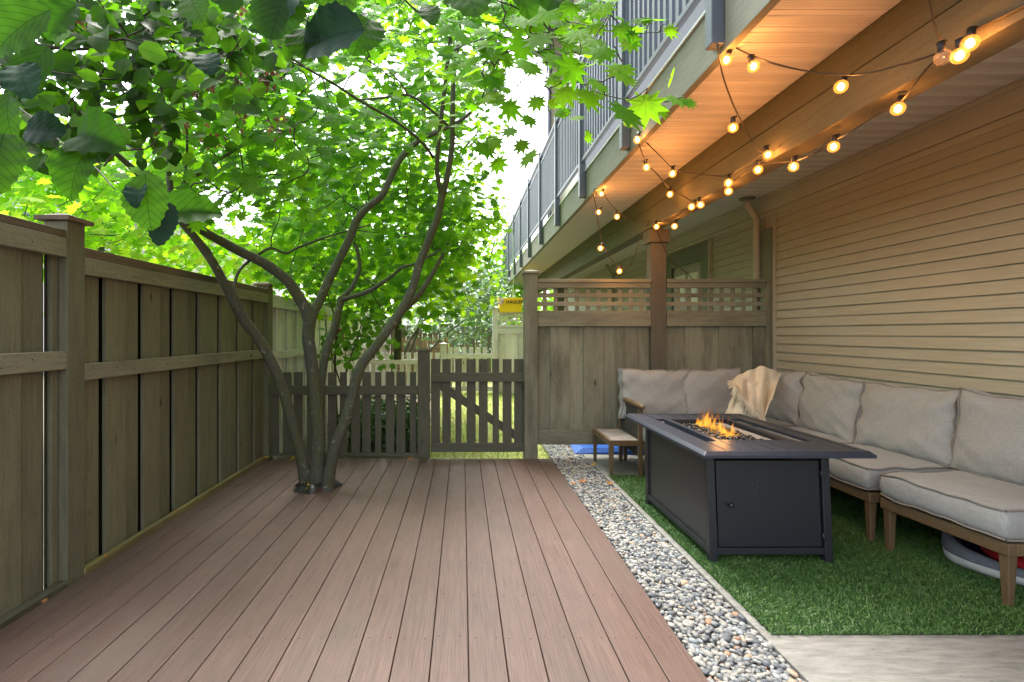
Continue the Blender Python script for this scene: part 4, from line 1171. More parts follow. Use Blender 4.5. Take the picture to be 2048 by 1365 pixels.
g = MB(); V, Fc = cloth_patch([(1463, 762), (1482, 750), (1502, 740), (1523, 733), (1541, 739), (1562, 747)], [(1468, 775), (1482, 790), (1498, 806), (1512, 822), (1527, 836), (1545, 800)], 4.47, 4.12, 46, 30, 2.6, 1, .034, .07)
g.add(V, Fc); l1 = part(g, 'upper_fold', M['throw'], tw, 0, True); sm = l1.modifiers.new('s', 'SOLIDIFY'); sm.thickness = .008
g = MB()
for i in range(47 - 8):
    b0 = Vector(V[30 * 47 + i]); 
    for k in range(2):
        d = Vector((random.uniform(-.04, .0), random.uniform(-.03, -.01), random.uniform(-.075, -.045)))
        g.tube([b0, b0 + d * .5 + Vector((random.uniform(-.006, .006), -.004, 0)), b0 + d], [.004, .0034, .002], 5, 2)
b = V[0]
for i in range(30):
    b0 = Vector(V[i * 47]); d = Vector((random.uniform(-.05, -.02), -.01, random.uniform(-.02, .01)))
    g.tube([b0, b0 + d * .5, b0 + d], [.0042, .0036, .002], 5, 2)
part(g, 'fringe', M['throw'], tw, 0, True)

# side table
stb = thing('side_table', 'small low wooden side table with grey top beside the sofa arm', 'table', (1.38, 4.57, 0))
g = MB(); tx0, tx1, ty0, ty1, th = 1.235, 1.52, 4.285, 4.85, .307
g.box(tx0, tx1, ty0, ty0 + .03, th - .045, th); g.box(tx0, tx1, ty1 - .03, ty1, th - .045, th)
g.box(tx0, tx0 + .03, ty0 + .0305, ty1 - .0305, th - .045, th); g.box(tx1 - .03, tx1, ty0 + .0305, ty1 - .0305, th - .045, th)
part(g, 'frame', M['teak'], stb, .003)
part(fbox(tx0 + .031, tx1 - .031, ty0 + .031, ty1 - .031, th - .012, th - .002), 'table_top', M['tiletop'], stb, .001)
for (x, y) in ((tx0 + .02, ty0 + .02), (tx1 - .02, ty0 + .02), (tx0 + .02, ty1 - .02), (tx1 - .02, ty1 - .02)):
    part(leg(MB(), x, y, th - .0455, 0, 0, .019, .012), 'leg', M['teak_z'], stb, .002)

# dog bed
db = thing('dog_bed', 'round grey and white pet bed with red cloth tucked under the nearest seat', 'pet bed', (2.86, 2.50, 0))
def oval(mb, prof, n=40, cx=2.89, cy=2.60, rx=.34, ry=.27):
    o = len(mb.v)
    for (s, z) in prof:
        for k in range(n):
            a = 2 * math.pi * k / n; wv_ = 1 + .012 * math.sin(a * 5) + .01 * math.sin(a * 11 + z * 30)
            mb.v.append((cx + rx * s * wv_ * math.cos(a), cy + ry * s * wv_ * math.sin(a), (z + .004 * math.sin(a * 4)) * (1 - .42 * max(0, math.cos(a - R(235))) * min(1, max(0, (z - .03) * 12)))))
    for j in range(len(prof) - 1):
        for k in range(n):
            a = o + j * n + k; b = o + j * n + (k + 1) % n; mb.f.append((a, b, b + n, a + n))
    return mb
part(oval(MB(), [(0.2, .012), (.96, .01), (1.04, .035), (1.05, .075), (1.03, .078)]), 'base', M['bedwhite'], db, 0, True)
part(oval(MB(), [(1.045, .076), (1.06, .10), (1.05, .14), (1.0, .165), (.93, .15)]), 'rim', M['bedgrey'], db, 0, True)
part(oval(MB(), [(.94, .15), (.84, .12), (.78, .09), (.5, .075), (.01, .075)]), 'lining', M['bednavy'], db, 0, True)
g = MB(); g.sphere((2.80, 2.52, .105), .15, 22, 12, (1.1, 1.2, .38)); g2 = g.build('red_cloth', M['bedred'], smooth=True)
tag(g2, 'crumpled red cloth lying inside the pet bed', 'cloth')

# ================================================================== STRING LIGHTS
sl_ = thing('string_lights', 'string of warm round bulbs zigzagging between balcony edge and beam', 'string lights', P(1273, 265, 3.66))
def pl(*pts):
    out = []
    for p in pts:
        v = P(*p)
        if 1.78 < v.x < 1.95 and v.z > 2.212: v = P(p[0], p[1], 1.784 * F / (p[0] - VX))
        out.append(v)
    return out
cords = [
 pl((1855, -8, 1.78), (1862, 20, 1.8), (1872, 60, 1.83), (1885, 88, 1.85)),
 pl((1883, 103, 1.85), (1840, 118, 1.92), (1800, 130, 1.95), (1735, 147, 2.05), (1682, 150, 2.15), (1600, 140, 2.25), (1520, 118, 2.35), (1460, 90, 2.45), (1440, 80, 2.44)),
 pl((1436, 80, 2.44), (1436, 100, 2.42), (1445, 150, 2.5), (1462, 200, 2.65), (1478, 236, 2.75), (1490, 255, 2.78), (1505, 285, 2.84), (1525, 305, 2.9), (1545, 303, 2.92), (1560, 292, 2.93)),
 pl((1525, 305, 2.9), (1500, 325, 3.1), (1475, 340, 3.25), (1457, 352, 3.42), (1425, 352, 3.5), (1385, 347, 3.58), (1350, 340, 3.6), (1320, 312, 3.62), (1290, 283, 3.64), (1275, 265, 3.58)),
 pl((1273, 265, 3.58), (1277, 285, 3.58), (1292, 325, 3.7), (1315, 350, 3.9), (1340, 378, 4.15), (1365, 393, 4.2), (1383, 403, 4.05)),
 pl((2060, 5, 1.72), (2000, 35, 1.78), (1945, 62, 1.83), (1930, 80, 1.86), (1915, 100, 1.88), (1880, 115, 1.95), (1850, 140, 2.0), (1800, 205, 2.13), (1760, 225, 2.25), (1700, 265, 2.4), (1670, 280, 2.5), (1625, 308, 2.65), (1590, 322, 2.8), (1555, 326, 2.95), (1517, 328, 3.1), (1480, 350, 3.35), (1457, 371, 3.55), (1400, 400, 3.9), (1383, 405, 4.0), (1350, 440, 4.4), (1313, 445, 4.75)),
 pl((1188, 378, 4.75), (1203, 380, 4.8), (1215, 400, 4.78), (1236, 424, 4.75), (1255, 438, 4.78), (1280, 443, 4.8), (1303, 444, 4.85)),
 pl((1188, 378, 4.75), (1188, 395, 4.74), (1192, 415, 4.76), (1200, 470, 4.8), (1206, 492, 4.8), (1222, 518, 4.8), (1242, 537, 4.8), (1260, 530, 4.8), (1272, 505, 4.8), (1280, 475, 4.8), (1292, 452, 4.8), (1300, 448, 4.84)),
 pl((1310, 446, 4.86), (1318, 470, 4.88), (1332, 505, 4.93), (1350, 530, 4.93), (1372, 545, 4.93), (1386, 560, 4.93)),
]
g = MB()
for c_ in cords:
    g.tube(c_, 0.0032, 6, 4)
    g.tube([p + Vector((.004, .003, -.003 * math.sin(i * 1.3))) for i, p in enumerate(c_)], 0.0028, 6, 4)
part(g, 'cord', M['cord'], sl_, 0, True)
bulbs = [(1453, 120, 2.42), (1507, 133, 2.36), (1682, 174, 2.15), (1886, 115, 1.80), (1919, 112, 1.78), (1940, 87, 1.75), (1796, 218, 2.13), (1466, 256, 2.75),
 (1536, 310, 2.92), (1587, 334, 2.8), (1667, 294, 2.5), (1516, 340, 3.0), (1457, 366, 3.3), (1457, 383, 3.45), (1401, 410, 3.8), (1383, 414, 3.9), (1340, 389, 4.15), (1345, 348, 3.6),
 (1293, 335, 3.7), (1275, 280, 3.5), (1203, 388, 4.8), (1234, 434, 4.72), (1197, 425, 4.79), (1201, 497, 4.78), (1239, 543, 4.78), (1313, 454, 4.7), (1349, 453, 4.4)]
for i, (x, y, Y) in enumerate(bulbs):
    c_ = P(x, y, Y); r = .0265
    rr = random.Random(i); ax = Vector((rr.uniform(-.35, .5), rr.uniform(-.2, .2), 1)).normalized()
    b = MB(); b.sphere(c_, r, 16, 12)
    off = i == 3
    bo = part(b, 'bulb', M['bulboff'] if off else M['bulb'], sl_, 0, True)
    if off: bo['label'] = 'unlit clear glass bulb'
    k = MB(); k.tube([c_ + ax * (r * .75), c_ + ax * (r * 1.05), c_ + ax * (r * 2.1)], [.010, .013, .0125], 10, 1)
    k.tube([c_ + ax * (r * 2.0) + Vector((-.006, 0, 0)), c_ + ax * (r * 2.0) + Vector((.02, 0, .006))], .005, 6, 1)
    part(k, 'socket', M['black'], sl_, 0, True)
    f_ = MB(); f_.sphere(c_, .0125 if not off else .004, 10, 8, (1, 1, 1.3)); 
    ff = f_.build('filament', M['filament'] if not off else M['steel'], bo, smooth=True)
    if not off:
        L = bpy.data.lights.new('bulb_light', 'POINT'); L.energy = 0.95; L.color = (1, .34, .065); L.shadow_soft_size = .02
        lo = bpy.data.objects.new('bulb_light', L); lo.location = c_; C.objects.link(lo)

# ================================================================== TREE IN THE DECK
def W2R(w, Y): return w * 0.305 * Y / F
def limb(mb, pts, nodes, n=12, wob=.05):
    """pts = (px, py, depth, width px)"""
    p = [P(a, b, c) for (a, b, c, d) in pts]; r = [W2R(d, c) for (a, b, c, d) in pts]
    mb.tube(p, r, n, 4, wob=wob); 
    for i in range(len(p) - 1):
        for t in (0, .33, .66): nodes.append(tuple(p[i].lerp(p[i + 1], t)))
    nodes.append(tuple(p[-1])); return p
tree = thing('vine_maple', 'multi stemmed maple growing up through a hole in the deck', 'tree', (-1.16, 4.0, 0))
nodes = []; g = MB()
limb(g, [(612, 985, 4.0, 40), (606, 930, 3.98, 40), (590, 868, 3.93, 37), (559, 760, 3.85, 34), (523, 688, 3.78, 34), (487, 638, 3.7, 35), (464, 594, 3.63, 34), (441, 553, 3.55, 29), (423, 521, 3.48, 28), (411, 503, 3.45, 31), (385, 470, 3.38, 26), (352, 428, 3.3, 24), (341, 380, 3.27, 21), (338, 330, 3.25, 18), (341, 260, 3.2, 15), (325, 200, 3.15, 11), (318, 120, 3.1, 8), (300, 0, 3.0, 6)], nodes)
limb(g, [(634, 990, 4.0, 62), (634, 940, 4.0, 50), (636, 860, 4.0, 44), (625, 740, 3.99, 40), (617, 680, 3.97, 41), (619, 645, 3.96, 42)], nodes, 14)
limb(g, [(619, 650, 3.96, 40), (611, 618, 3.94, 38), (593, 588, 3.9, 36), (572, 559, 3.85, 35), (528, 527, 3.75, 33), (482, 504, 3.65, 31), (440, 482, 3.55, 30), (396, 455, 3.43, 28), (351, 413, 3.3, 27), (303, 373, 3.15, 24), (262, 334, 3.05, 20), (207, 286, 2.9, 15), (120, 215, 2.7, 10), (20, 140, 2.55, 7), (-60, 90, 2.5, 5)], nodes)
limb(g, [(619, 650, 3.96, 38), (626, 628, 3.97, 32), (640, 600, 4.0, 30), (657, 562, 4.03, 28), (678, 520, 4.07, 26), (698, 480, 4.1, 27), (713, 441, 4.15, 25), (739, 412, 4.2, 23), (766, 388, 4.25, 22), (793, 330, 4.3, 21), (820, 296, 4.35, 20), (848, 276, 4.4, 17), (880, 262, 4.45, 15), (930, 235, 4.5, 11), (985, 180, 4.55, 7), (1020, 120, 4.5, 4)], nodes)
limb(g, [(645, 960, 4.1, 34), (640, 860, 4.2, 27), (641, 780, 4.3, 26), (652, 705, 4.4, 27), (670, 650, 4.5, 25), (680, 610, 4.55, 24), (683, 595, 4.56, 22)], nodes)
limb(g, [(683, 598, 4.56, 20), (700, 580, 4.6, 16), (712, 560, 4.65, 14), (719, 530, 4.7, 13), (714, 500, 4.75, 12), (708, 480, 4.8, 10), (716, 420, 4.8, 6)], nodes)
limb(g, [(683, 600, 4.56, 18), (705, 594, 4.5, 15), (739, 582, 4.45, 14), (762, 568, 4.4, 13), (785, 552, 4.35, 11), (805, 535, 4.3, 10), (830, 528, 4.25, 8), (880, 500, 4.2, 5)], nodes)
limb(g, [(655, 985, 3.97, 44), (660, 940, 3.97, 38), (672, 889, 3.98, 34), (691, 840, 4.0, 35), (703, 797, 4.03, 33), (715, 750, 4.05, 36), (728, 722, 4.08, 34), (748, 698, 4.1, 31), (786, 645, 4.15, 31), (811, 606, 4.2, 30), (828, 568, 4.22, 28), (836, 535, 4.24, 27), (851, 498, 4.25, 25), (863, 465, 4.25, 27), (874, 440, 4.25, 24), (881, 405, 4.25, 24), (886, 380, 4.25, 24)], nodes, 14)
limb(g, [(778, 660, 4.2, 18), (800, 628, 4.3, 20), (826, 603, 4.4, 20), (848, 575, 4.5, 18), (862, 552, 4.6, 15), (880, 520, 4.7, 11), (905, 470, 4.8, 7)], nodes)
limb(g, [(884, 390, 4.25, 19), (877, 365, 4.2, 16), (874, 335, 4.15, 15), (876, 300, 4.1, 14), (882, 241, 4.0, 14), (890, 170, 3.9, 14), (897, 110, 3.8, 14), (902, 60, 3.7, 12), (903, 0, 3.6, 10), (905, -60, 3.5, 8)], nodes)
limb(g, [(886, 390, 4.25, 20), (895, 350, 4.22, 19), (904, 293, 4.2, 17), (905, 241, 4.15, 17), (907, 155, 4.1, 16), (914, 100, 4.0, 16), (918, 60, 3.95, 15), (922, -40, 3.8, 12)], nodes)
limb(g, [(867, 316, 4.15, 10), (841, 282, 4.0, 9.5), (793, 244, 3.8, 9), (755, 222, 3.65, 9), (717, 200, 3.5, 9), (669, 169, 3.3, 8.5), (627, 145, 3.15, 8), (568, 110, 2.95, 7.5), (499, 93, 2.8, 6.5), (440, 60, 2.7, 5)], nodes)
limb(g, [(896, 252, 4.15, 8), (858, 217, 4.0, 8), (817, 191, 3.8, 8), (765, 196, 3.7, 7), (717, 200, 3.5, 6)], nodes)
limb(g, [(890, 65, 3.9, 8), (850, 35, 3.7, 7), (810, 0, 3.5, 6), (790, -40, 3.4, 5)], nodes)
limb(g, [(817, 191, 3.8, 6), (800, 165, 3.7, 5), (780, 145, 3.6, 4)], nodes, 8)
limb(g, [(357, 405, 3.3, 16), (365, 380, 3.35, 14), (378, 360, 3.4, 14), (405, 343, 3.45, 13), (440, 318, 3.5, 11), (480, 295, 3.6, 7), (530, 260, 3.7, 4)], nodes)
limb(g, [(365, 380, 3.35, 9), (372, 330, 3.3, 9), (374, 270, 3.2, 8), (366, 200, 3.1, 6)], nodes)
limb(g, [(467, 590, 3.6, 12), (470, 565, 3.65, 11), (478, 543, 3.7, 10), (495, 525, 3.75, 9), (520, 507, 3.8, 9), (543, 497, 3.85, 9), (572, 507, 3.9, 8), (593, 497, 3.95, 8), (637, 480, 4.0, 7), (675, 468, 4.1, 6), (740, 450, 4.2, 4)], nodes)
limb(g, [(700, 815, 4.1, 5), (680, 850, 4.15, 4)], nodes, 6)
limb(g, [(905, 100, 4.0, 7), (960, 80, 3.4, 6), (1015, 75, 2.9, 6), (1060, 100, 2.5, 5.5), (1105, 130, 2.2, 5.5), (1160, 165, 2.0, 5), (1210, 190, 1.85, 4), (1280, 205, 1.78, 3), (1330, 212, 1.75, 2.5)], nodes, 8)
limb(g, [(1105, 60, 2.2, 4), (1140, 45, 2.0, 4), (1200, 58, 1.85, 3.5), (1250, 68, 1.8, 3), (1310, 65, 1.78, 2)], nodes, 6)
tk = part(g, 'trunk', M['bark'], tree, 0, True)
# behind stem (another maple)
holes = [(640, 165, 28, 40, .75), (700, 150, 45, 28, .7), (610, 240, 30, 20, .4), (770, 110, 22, 20, .6), (790, 150, 30, 22, .5), (760, 60, 14, 10, .6),
         (430, 415, 90, 55, .5), (500, 440, 50, 30, .6), (1010, 340, 42, 90, .85), (960, 420, 25, 40, .5), (985, 230, 60, 30, .6), (1040, 190, 40, 30, .75), (940, 300, 30, 40, .35),
         (60, 20, 22, 40, .6), (90, 50, 14, 20, .8), (245, 230, 15, 22, .7), (290, 270, 12, 16, .8), (120, 3, 30, 10, .7), (1025, 480, 30, 130, .97), (1045, 260, 45, 160, .93), (1000, 140, 20, 14, .6),
         (350, 300, 26, 30, .4), (420, 300, 20, 16, .4), (860, 120, 12, 30, .4), (735, 330, 20, 20, .35), (670, 380, 14, 10, .4), (540, 400, 60, 25, .35), (330, 465, 40, 14, .5), (230, 500, 70, 14, .6)]
def dens(x, y):
    k = 1.0
    for (cx, cy, rx, ry, s_) in holes:
        s_ *= .85
        e = ((x - cx) / rx) ** 2 + ((y - cy) / ry) ** 2
        if e < 1: k *= (1 - s_ * (1 - e * .3))
    if x > 1010 - max(0, (y - 330)) * .02 and y > 60 and x < 1100: k *= .12
    if x > 940 and y > 470: k *= .5
    return k
ML = leaf_maple(9); ML7 = leaf_maple(7, .3); OV = leaf_oval(5, 5); OVs = leaf_oval(4, 3, .15, -.1, .85)
cr = thing_cr = None
tg = MB()
cl = sample_px(440, [(330, -120, 620, 420, 1.1, (2.9, 4.9)), (620, -120, 840, 420, 1.0, (4.5, 5.8)), (620, -40, 800, 300, .3, (2.9, 3.6)), (840, -120, 1000, 420, 1.0, (4.8, 6.0)), (560, 380, 960, 600, .8, (4.7, 5.9)), (960, -30, 1110, 240, 1.4, (2.4, 3.6)), (700, 560, 880, 640, .35, (4.6, 5.4))], dens)
N = grow(tg, nodes, cl, .0058, .0024)
part(tg, 'branches', M['twig'], tree, 0, True)
crown = foliage('crown', ML, cl, 15, .17, (.08, .132), M['maple'], tree, up=.9, face=.9, rnd=.45, zs=.4, dens=dens)
crown.matrix_parent_inverse = Matrix.Translation(tree.location).inverted()
# spray of leaves reaching over the balcony edge
hand = [(1115, 35, 70), (1155, 80, 64), (1095, 88, 80), (1175, 30, 60), (1205, 22, 56), (1232, 62, 60), (1262, 72, 52), (1300, 60, 52), (1330, 62, 40), (1228, 118, 74), (1160, 140, 84), (1110, 130, 70), (1190, 92, 50),
        (1245, 145, 60), (1252, 165, 56), (1160, 195, 76), (1205, 185, 60), (1120, 190, 64), (1295, 205, 82), (1350, 212, 66), (1370, 208, 40), (1248, 240, 92), (1320, 225, 60), (1060, 150, 80), (1075, 40, 76), (1025, 60, 80), (1055, 95, 70), (1000, 40, 90),
        (985, 110, 70), (1050, 290, 44), (1062, 318, 60), (985, 330, 44), (965, 300, 60), (1010, 215, 60), (1080, 205, 50), (1035, 270, 46), (1065, 245, 40), (1000, 290, 56), (1150, 20, 60), (1130, 60, 56), (1185, 60, 48), (1280, 50, 44), (1260, 92, 46)]
pos = []; sz = []
for (x, y, s) in hand:
    Y = 1.75 + (max(0, 1200 - x) / 200) * .6 if x > 1000 else 3.0
    Y = min(Y, 3.2); pos.append(tuple(P(x, y - s * .35, Y + random.uniform(-.08, .08)))); sz.append(s * Y / F * 1.02)
n = len(pos)
nr = np.tile(np.array([[0.05, -1.0, .55]]), (n, 1)) + rng.normal(0, .3, (n, 3)); drr = np.stack([rng.normal(0, .45, n), rng.normal(-.1, .2, n), np.full(n, -.8)], 1)
o = leaves_mesh('leaves', ML, np.array(pos), nr, drr, np.array(sz), M['maple'], tree); o.matrix_parent_inverse = Matrix.Translation(tree.location).inverted()
tg = MB(); grow(tg, nodes, np.array(pos), .003, .0013, .5); part(tg, 'branches', M['twig'], tree, 0, True)
# collar of black fabric round the foot
g = MB(); nn = 34
for (s, z) in ((0.55, .05), (.8, .045), (1.0, .02), (1.12, .002)):
    for k in range(nn):
        a = 2 * math.pi * k / nn; q_ = 1 + .12 * math.sin(a * 3 + 1) + .09 * math.sin(a * 7 + s * 5) + random.uniform(-.05, .05)
        g.v.append((-1.15 + .16 * s * q_ * math.cos(a), 4.01 + .14 * s * q_ * math.sin(a), max(.001, z + random.uniform(-.008, .012))))
for j in range(3):
    for k in range(nn): a = j * nn + k; b = j * nn + (k + 1) % nn; g.f.append((a, b, b + nn, a + nn))
tag(g.build('tree_collar', M['barrier'], smooth=True), 'crumpled black weed fabric around the foot of the maple on the deck', 'weed fabric')

# ================================================================== HAZEL OVERHANGING FROM THE LEFT
hz = thing('witch_hazel', 'dark oval leaved shrub overhanging the fence at the upper left', 'shrub', (-2.6, 2.4, 0))
hn = []; g = MB()
g.tube([(-2.7, 2.0, -.1), (-2.65, 2.0, 1.2), (-2.4, 1.95, 2.0), (-2.0, 1.95, 2.45), (-1.75, 1.95, 2.15)], [.05, .045, .03, .02, .012], 10, 4, wob=.06)
limb(g, [(-60, 60, 1.9, 14), (30, 78, 1.9, 12), (60, 88, 1.9, 11), (130, 98, 1.92, 11), (200, 98, 1.95, 10), (260, 98, 2.0, 9), (330, 102, 2.05, 7), (390, 112, 2.1, 5)], hn)
limb(g, [(260, 86, 2.0, 6), (300, 55, 2.05, 6), (345, 38, 2.1, 6), (400, 42, 2.15, 6), (450, 60, 2.2, 6), (500, 95, 2.3, 6), (560, 115, 2.35, 5), (620, 140, 2.4, 4)], hn)
limb(g, [(75, 60, 1.9, 5), (120, 38, 1.9, 6), (190, 26, 1.95, 6), (205, 60, 2.0, 5), (207, 95, 2.0, 4)], hn)
limb(g, [(10, 195, 1.3, 5), (50, 225, 1.25, 5), (90, 255, 1.2, 5), (140, 300, 1.15, 5), (190, 335, 1.1, 5), (230, 380, 1.05, 4)], hn)
limb(g, [(385, 115, 2.1, 5), (450, 105, 2.1, 4), (500, 92, 2.2, 4)], hn)
hcl = sample_px(135, [(-30, -30, 330, 150, 1.0, (1.7, 2.3)), (-20, 130, 330, 300, .95, (1.8, 2.44)), (330, -30, 540, 180, .9, (2.0, 2.6)), (60, 280, 220, 350, .3, (1.7, 2.2)), (540, -30, 640, 60, .6, (2.0, 2.44)), (-30, 270, 120, 350, .5, (1.8, 2.3))], lambda x, y: dens(x, y))
grow(g, hn, hcl, .0042, .0018)
part(g, 'branches', M['twig'], hz, 0, True)
def hdens(x, y): return dens(x, y) * (1 if y < 340 + 20 * math.sin(x * .05) else 0)
hc = foliage('crown', OV, hcl, 10, .10, (.055, .088), M['hazel'], hz, up=.5, face=1.0, rnd=.5, zs=.8, smooth=True, dens=hdens); hc.matrix_parent_inverse = Matrix.Translation(hz.location).inverted()
# dried seed pods
pc = np.array([tuple(P(x, y, Y)) for (x, y, Y) in [(410, 185, 2.3), (400, 200, 2.3), (480, 145, 2.3), (475, 155, 2.3), (545, 140, 2.35), (540, 165, 2.35), (515, 185, 2.35), (520, 150, 2.3), (490, 235, 2.4), (480, 220, 2.4), (420, 270, 2.4), (455, 285, 2.4), (565, 245, 2.4), (550, 255, 2.4), (335, 195, 2.2), (305, 265, 2.2), (370, 245, 2.3), (300, 205, 2.2), (250, 150, 2.1), (235, 140, 2.1), (430, 30, 2.2), (475, 25, 2.2), (150, 30, 2.0), (190, 60, 2.0)]])
pd = foliage('seed_pods', leaf_oval(3, 3, .5, -.5, .6), pc, 7, .018, (.022, .04), M['brownpod'], hz, up=.1, face=.6, rnd=.8, zs=1.2); tag(pd, kind='stuff'); pd.matrix_parent_inverse = Matrix.Translation(hz.location).inverted()
# the few very near leaves hanging above the camera
near = [(160, 345, 118, -.25, 150, .8, 0), (298, 405, 118, .15, 150, .78, 0), (40, 60, 140, -.9, 100, .8, 0), (70, 150, 125, -.4, 90, .85, 0), (25, 240, 120, .2, 90, .85, 0), (125, 45, 90, -.6, 60, .95, 0), (205, 290, 130, 1.2, 90, .82, 0), (90, 262, 84, 1.5, 60, .9, 1), (370, 410, 120, 1.9, 60, .85, 0), (55, 170, 95, .45, 34, .8, 1), (283, 395, 56, 0, 50, .78, 1),
        (650, 60, 150, -1.5, 105, .8, 1), (725, 80, 95, -.35, 80, .95, 0), (935, 10, 150, .25, 100, .75, 0), (860, 40, 60, .3, 60, .9, 0), (570, 0, 130, -.5, 80, .8, 1), (480, 0, 120, .2, 80, .85, 0), (700, -10, 150, .1, 110, .85, 0), (1030, 0, 120, .3, 100, .85, 0), (1120, -10, 110, -.4, 90, .85, 0),
        (620, 95, 90, .3, 70, .85, 0), (400, 30, 90, .5, 60, .95, 0), (420, 135, 60, .3, 44, 1.0, 1), (5, 330, 130, 0, 60, .8, 0), (330, 450, 90, -.2, 60, .8, 1), (560, 40, 120, -.2, 90, .8, 0), (0, 10, 130, -.2, 100, .75, 0)]
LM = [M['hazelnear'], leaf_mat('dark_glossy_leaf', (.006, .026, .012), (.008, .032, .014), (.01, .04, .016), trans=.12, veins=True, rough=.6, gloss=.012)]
BIG = leaf_oval(16, 9, .22, -.25, .86)
for kind in (0, 1):
    P_ = []; Nn = []; D_ = []; S_ = []; Ws = []
    for (x, y, L, ang, wd_, Y, kd) in near:
        if kd != kind: continue
        d = Vector((math.sin(ang), 0, -math.cos(ang)))
        a = P(x, y, Y) - d * (L * .5 * Y / F)
        P_.append(tuple(a)); D_.append(tuple(d)); S_.append(L * Y / F); Nn.append((random.uniform(-.3, .3), -1, random.uniform(.1, .5)))
    o = leaves_mesh('near_leaves', BIG, np.array(P_), np.array(Nn), np.array(D_), np.array(S_), LM[kind], hz, True, 0.0); o.matrix_parent_inverse = Matrix.Translation(hz.location).inverted()

# ================================================================== TREES BEHIND
def bg_tree(name, label, cat, loc, regs, ncl, per, spread, size, mat, tmpl, stems, group=None, up=.8, face=.7, zs=.5, d=None, r0=.006):
    t = thing(name, label, cat, loc, 0, group); nd_ = []; g = MB()
    for s_ in stems: limb(g, s_, nd_, 8)
    cl = sample_px(ncl, regs, d)
    grow(g, nd_, cl, r0, .003)
    part(g, 'trunk', M['bark'], t, 0, True)
    c = foliage('crown', tmpl, cl, per, spread, size, M[mat], t, up=up, face=face, rnd=.5, zs=zs, dens=d)
    c.matrix_parent_inverse = Matrix.Translation(t.location).inverted()
    return t
bg_tree('maple_tree', 'bright green maple behind the picket fence, right of the clump', 'tree', (-.9, 7.6, 0),
        [(480, 200, 1000, 560, 1.0, (6.0, 8.8)), (620, 420, 990, 620, .6, (7, 9)), (600, -30, 980, 200, .55, (5.5, 8))], 460, 19, .26, (.09, .15), 'maplefar', ML7,
        [[(795, 720, 8, 26), (800, 560, 8, 22), (822, 420, 7.8, 18), (846, 300, 7.6, 16), (844, 150, 7.4, 15), (835, 80, 7.2, 13), (812, 30, 7.0, 11), (800, -40, 7, 8)], [(800, 560, 8, 14), (720, 440, 7.8, 10), (640, 330, 7.5, 8), (560, 250, 7.2, 5)], [(822, 420, 7.8, 12), (900, 330, 7.8, 8), (960, 260, 7.8, 5)]], d=dens)
bg_tree('maple_tree', 'yellow green maple leaning over the far side of the left fence', 'tree', (-3.6, 5.4, 0),
        [(-60, 250, 350, 530, 1.0, (4.0, 7.0)), (150, 420, 620, 600, .5, (6.0, 8.5)), (330, 280, 620, 470, .5, (5.5, 8))], 320, 19, .24, (.085, .14), 'yellowfar', ML7,
        [[(180, 700, 5.6, 26), (190, 560, 5.6, 22), (210, 430, 5.5, 16), (160, 330, 5.3, 12), (80, 250, 5, 8)], [(190, 500, 5.6, 12), (300, 400, 6, 8), (420, 380, 6.4, 5)], [(200, 470, 5.5, 8), (60, 400, 5.2, 6), (0, 340, 5, 4)]], d=dens)
bg_tree('green_shrub', 'blue green broad leaved shrub in front of the reed screen', 'shrub', (-.1, 10.9, 0),
        [(850, 570, 1000, 640, 1.0, (10.7, 12)), (800, 590, 900, 680, .6, (10.7, 11.6)), (900, 520, 1010, 700, .6, (11, 12.44))], 110, 16, .17, (.07, .11), 'bluegreen', OVs,
        [[(800, 740, 11, 10), (815, 690, 11, 9), (850, 640, 11, 8), (900, 600, 11.2, 6), (950, 570, 11.4, 4)], [(800, 740, 11, 9), (830, 680, 11, 7), (845, 620, 11, 5)], [(830, 740, 11, 8), (880, 680, 11, 6), (930, 640, 11.2, 4)]], up=.7, face=.9, zs=.8)
bg_tree('leafy_tree', 'yellow green tree filling the gap beside the far balcony', 'tree', (.6, 15, 0),
        [(900, 500, 1030, 720, 1.0, (14, 17)), (870, 560, 1010, 640, .5, (13.5, 16)), (960, 430, 1030, 560, .5, (14, 17))], 170, 18, .30, (.10, .16), 'yellowfar', OVs,
        [[(960, 740, 15.5, 12), (955, 650, 15.5, 10), (970, 560, 15.5, 7), (990, 480, 15.5, 4)]], zs=.8)
bg_tree('leafy_tree', 'dense green tree behind the far end of the left fence', 'tree', (-2.5, 16, 0),
        [(640, 520, 900, 660, 1.0, (14, 18)), (560, 440, 760, 620, .6, (14, 18))], 190, 18, .34, (.11, .18), 'maplefar', OVs,
        [[(740, 720, 16, 12), (745, 620, 16, 9), (720, 520, 16, 5)]], zs=.8)
bg_tree('leafy_tree', 'green tree at the far end of the row of patios, seen through the lattice', 'tree', (3.6, 19, 0),
        [(1040, 545, 1290, 665, 1.0, (17.5, 20.5))], 130, 18, .36, (.14, .22), 'maplefar', OVs, [[(1150, 735, 19, 12), (1150, 660, 19, 10), (1160, 590, 19, 6)]], zs=.8)
bg_tree('leafy_shrub', 'young round leaved shrub between the picket fence and the pale fence', 'shrub', (-1.25, 5.9, 0),
        [(655, 590, 760, 690, 1.0, (5.5, 6.3)), (690, 560, 800, 640, .5, (5.5, 6.4)), (660, 680, 760, 745, .5, (5.5, 6.1)), (620, 480, 760, 600, .4, (5.3, 6.2))], 62, 7, .11, (.07, .10), 'shrub', OV,
        [[(680, 860, 6, 9), (685, 780, 6, 8), (700, 720, 6, 6), (720, 660, 6, 4), (735, 600, 6, 3)], [(675, 860, 6, 9), (670, 740, 6, 7), (672, 650, 6, 6), (655, 590, 5.9, 5), (640, 520, 5.8, 4)], [(685, 780, 6, 6), (660, 700, 6, 4), (650, 640, 6, 3)]], up=.5, face=.9, zs=.8)
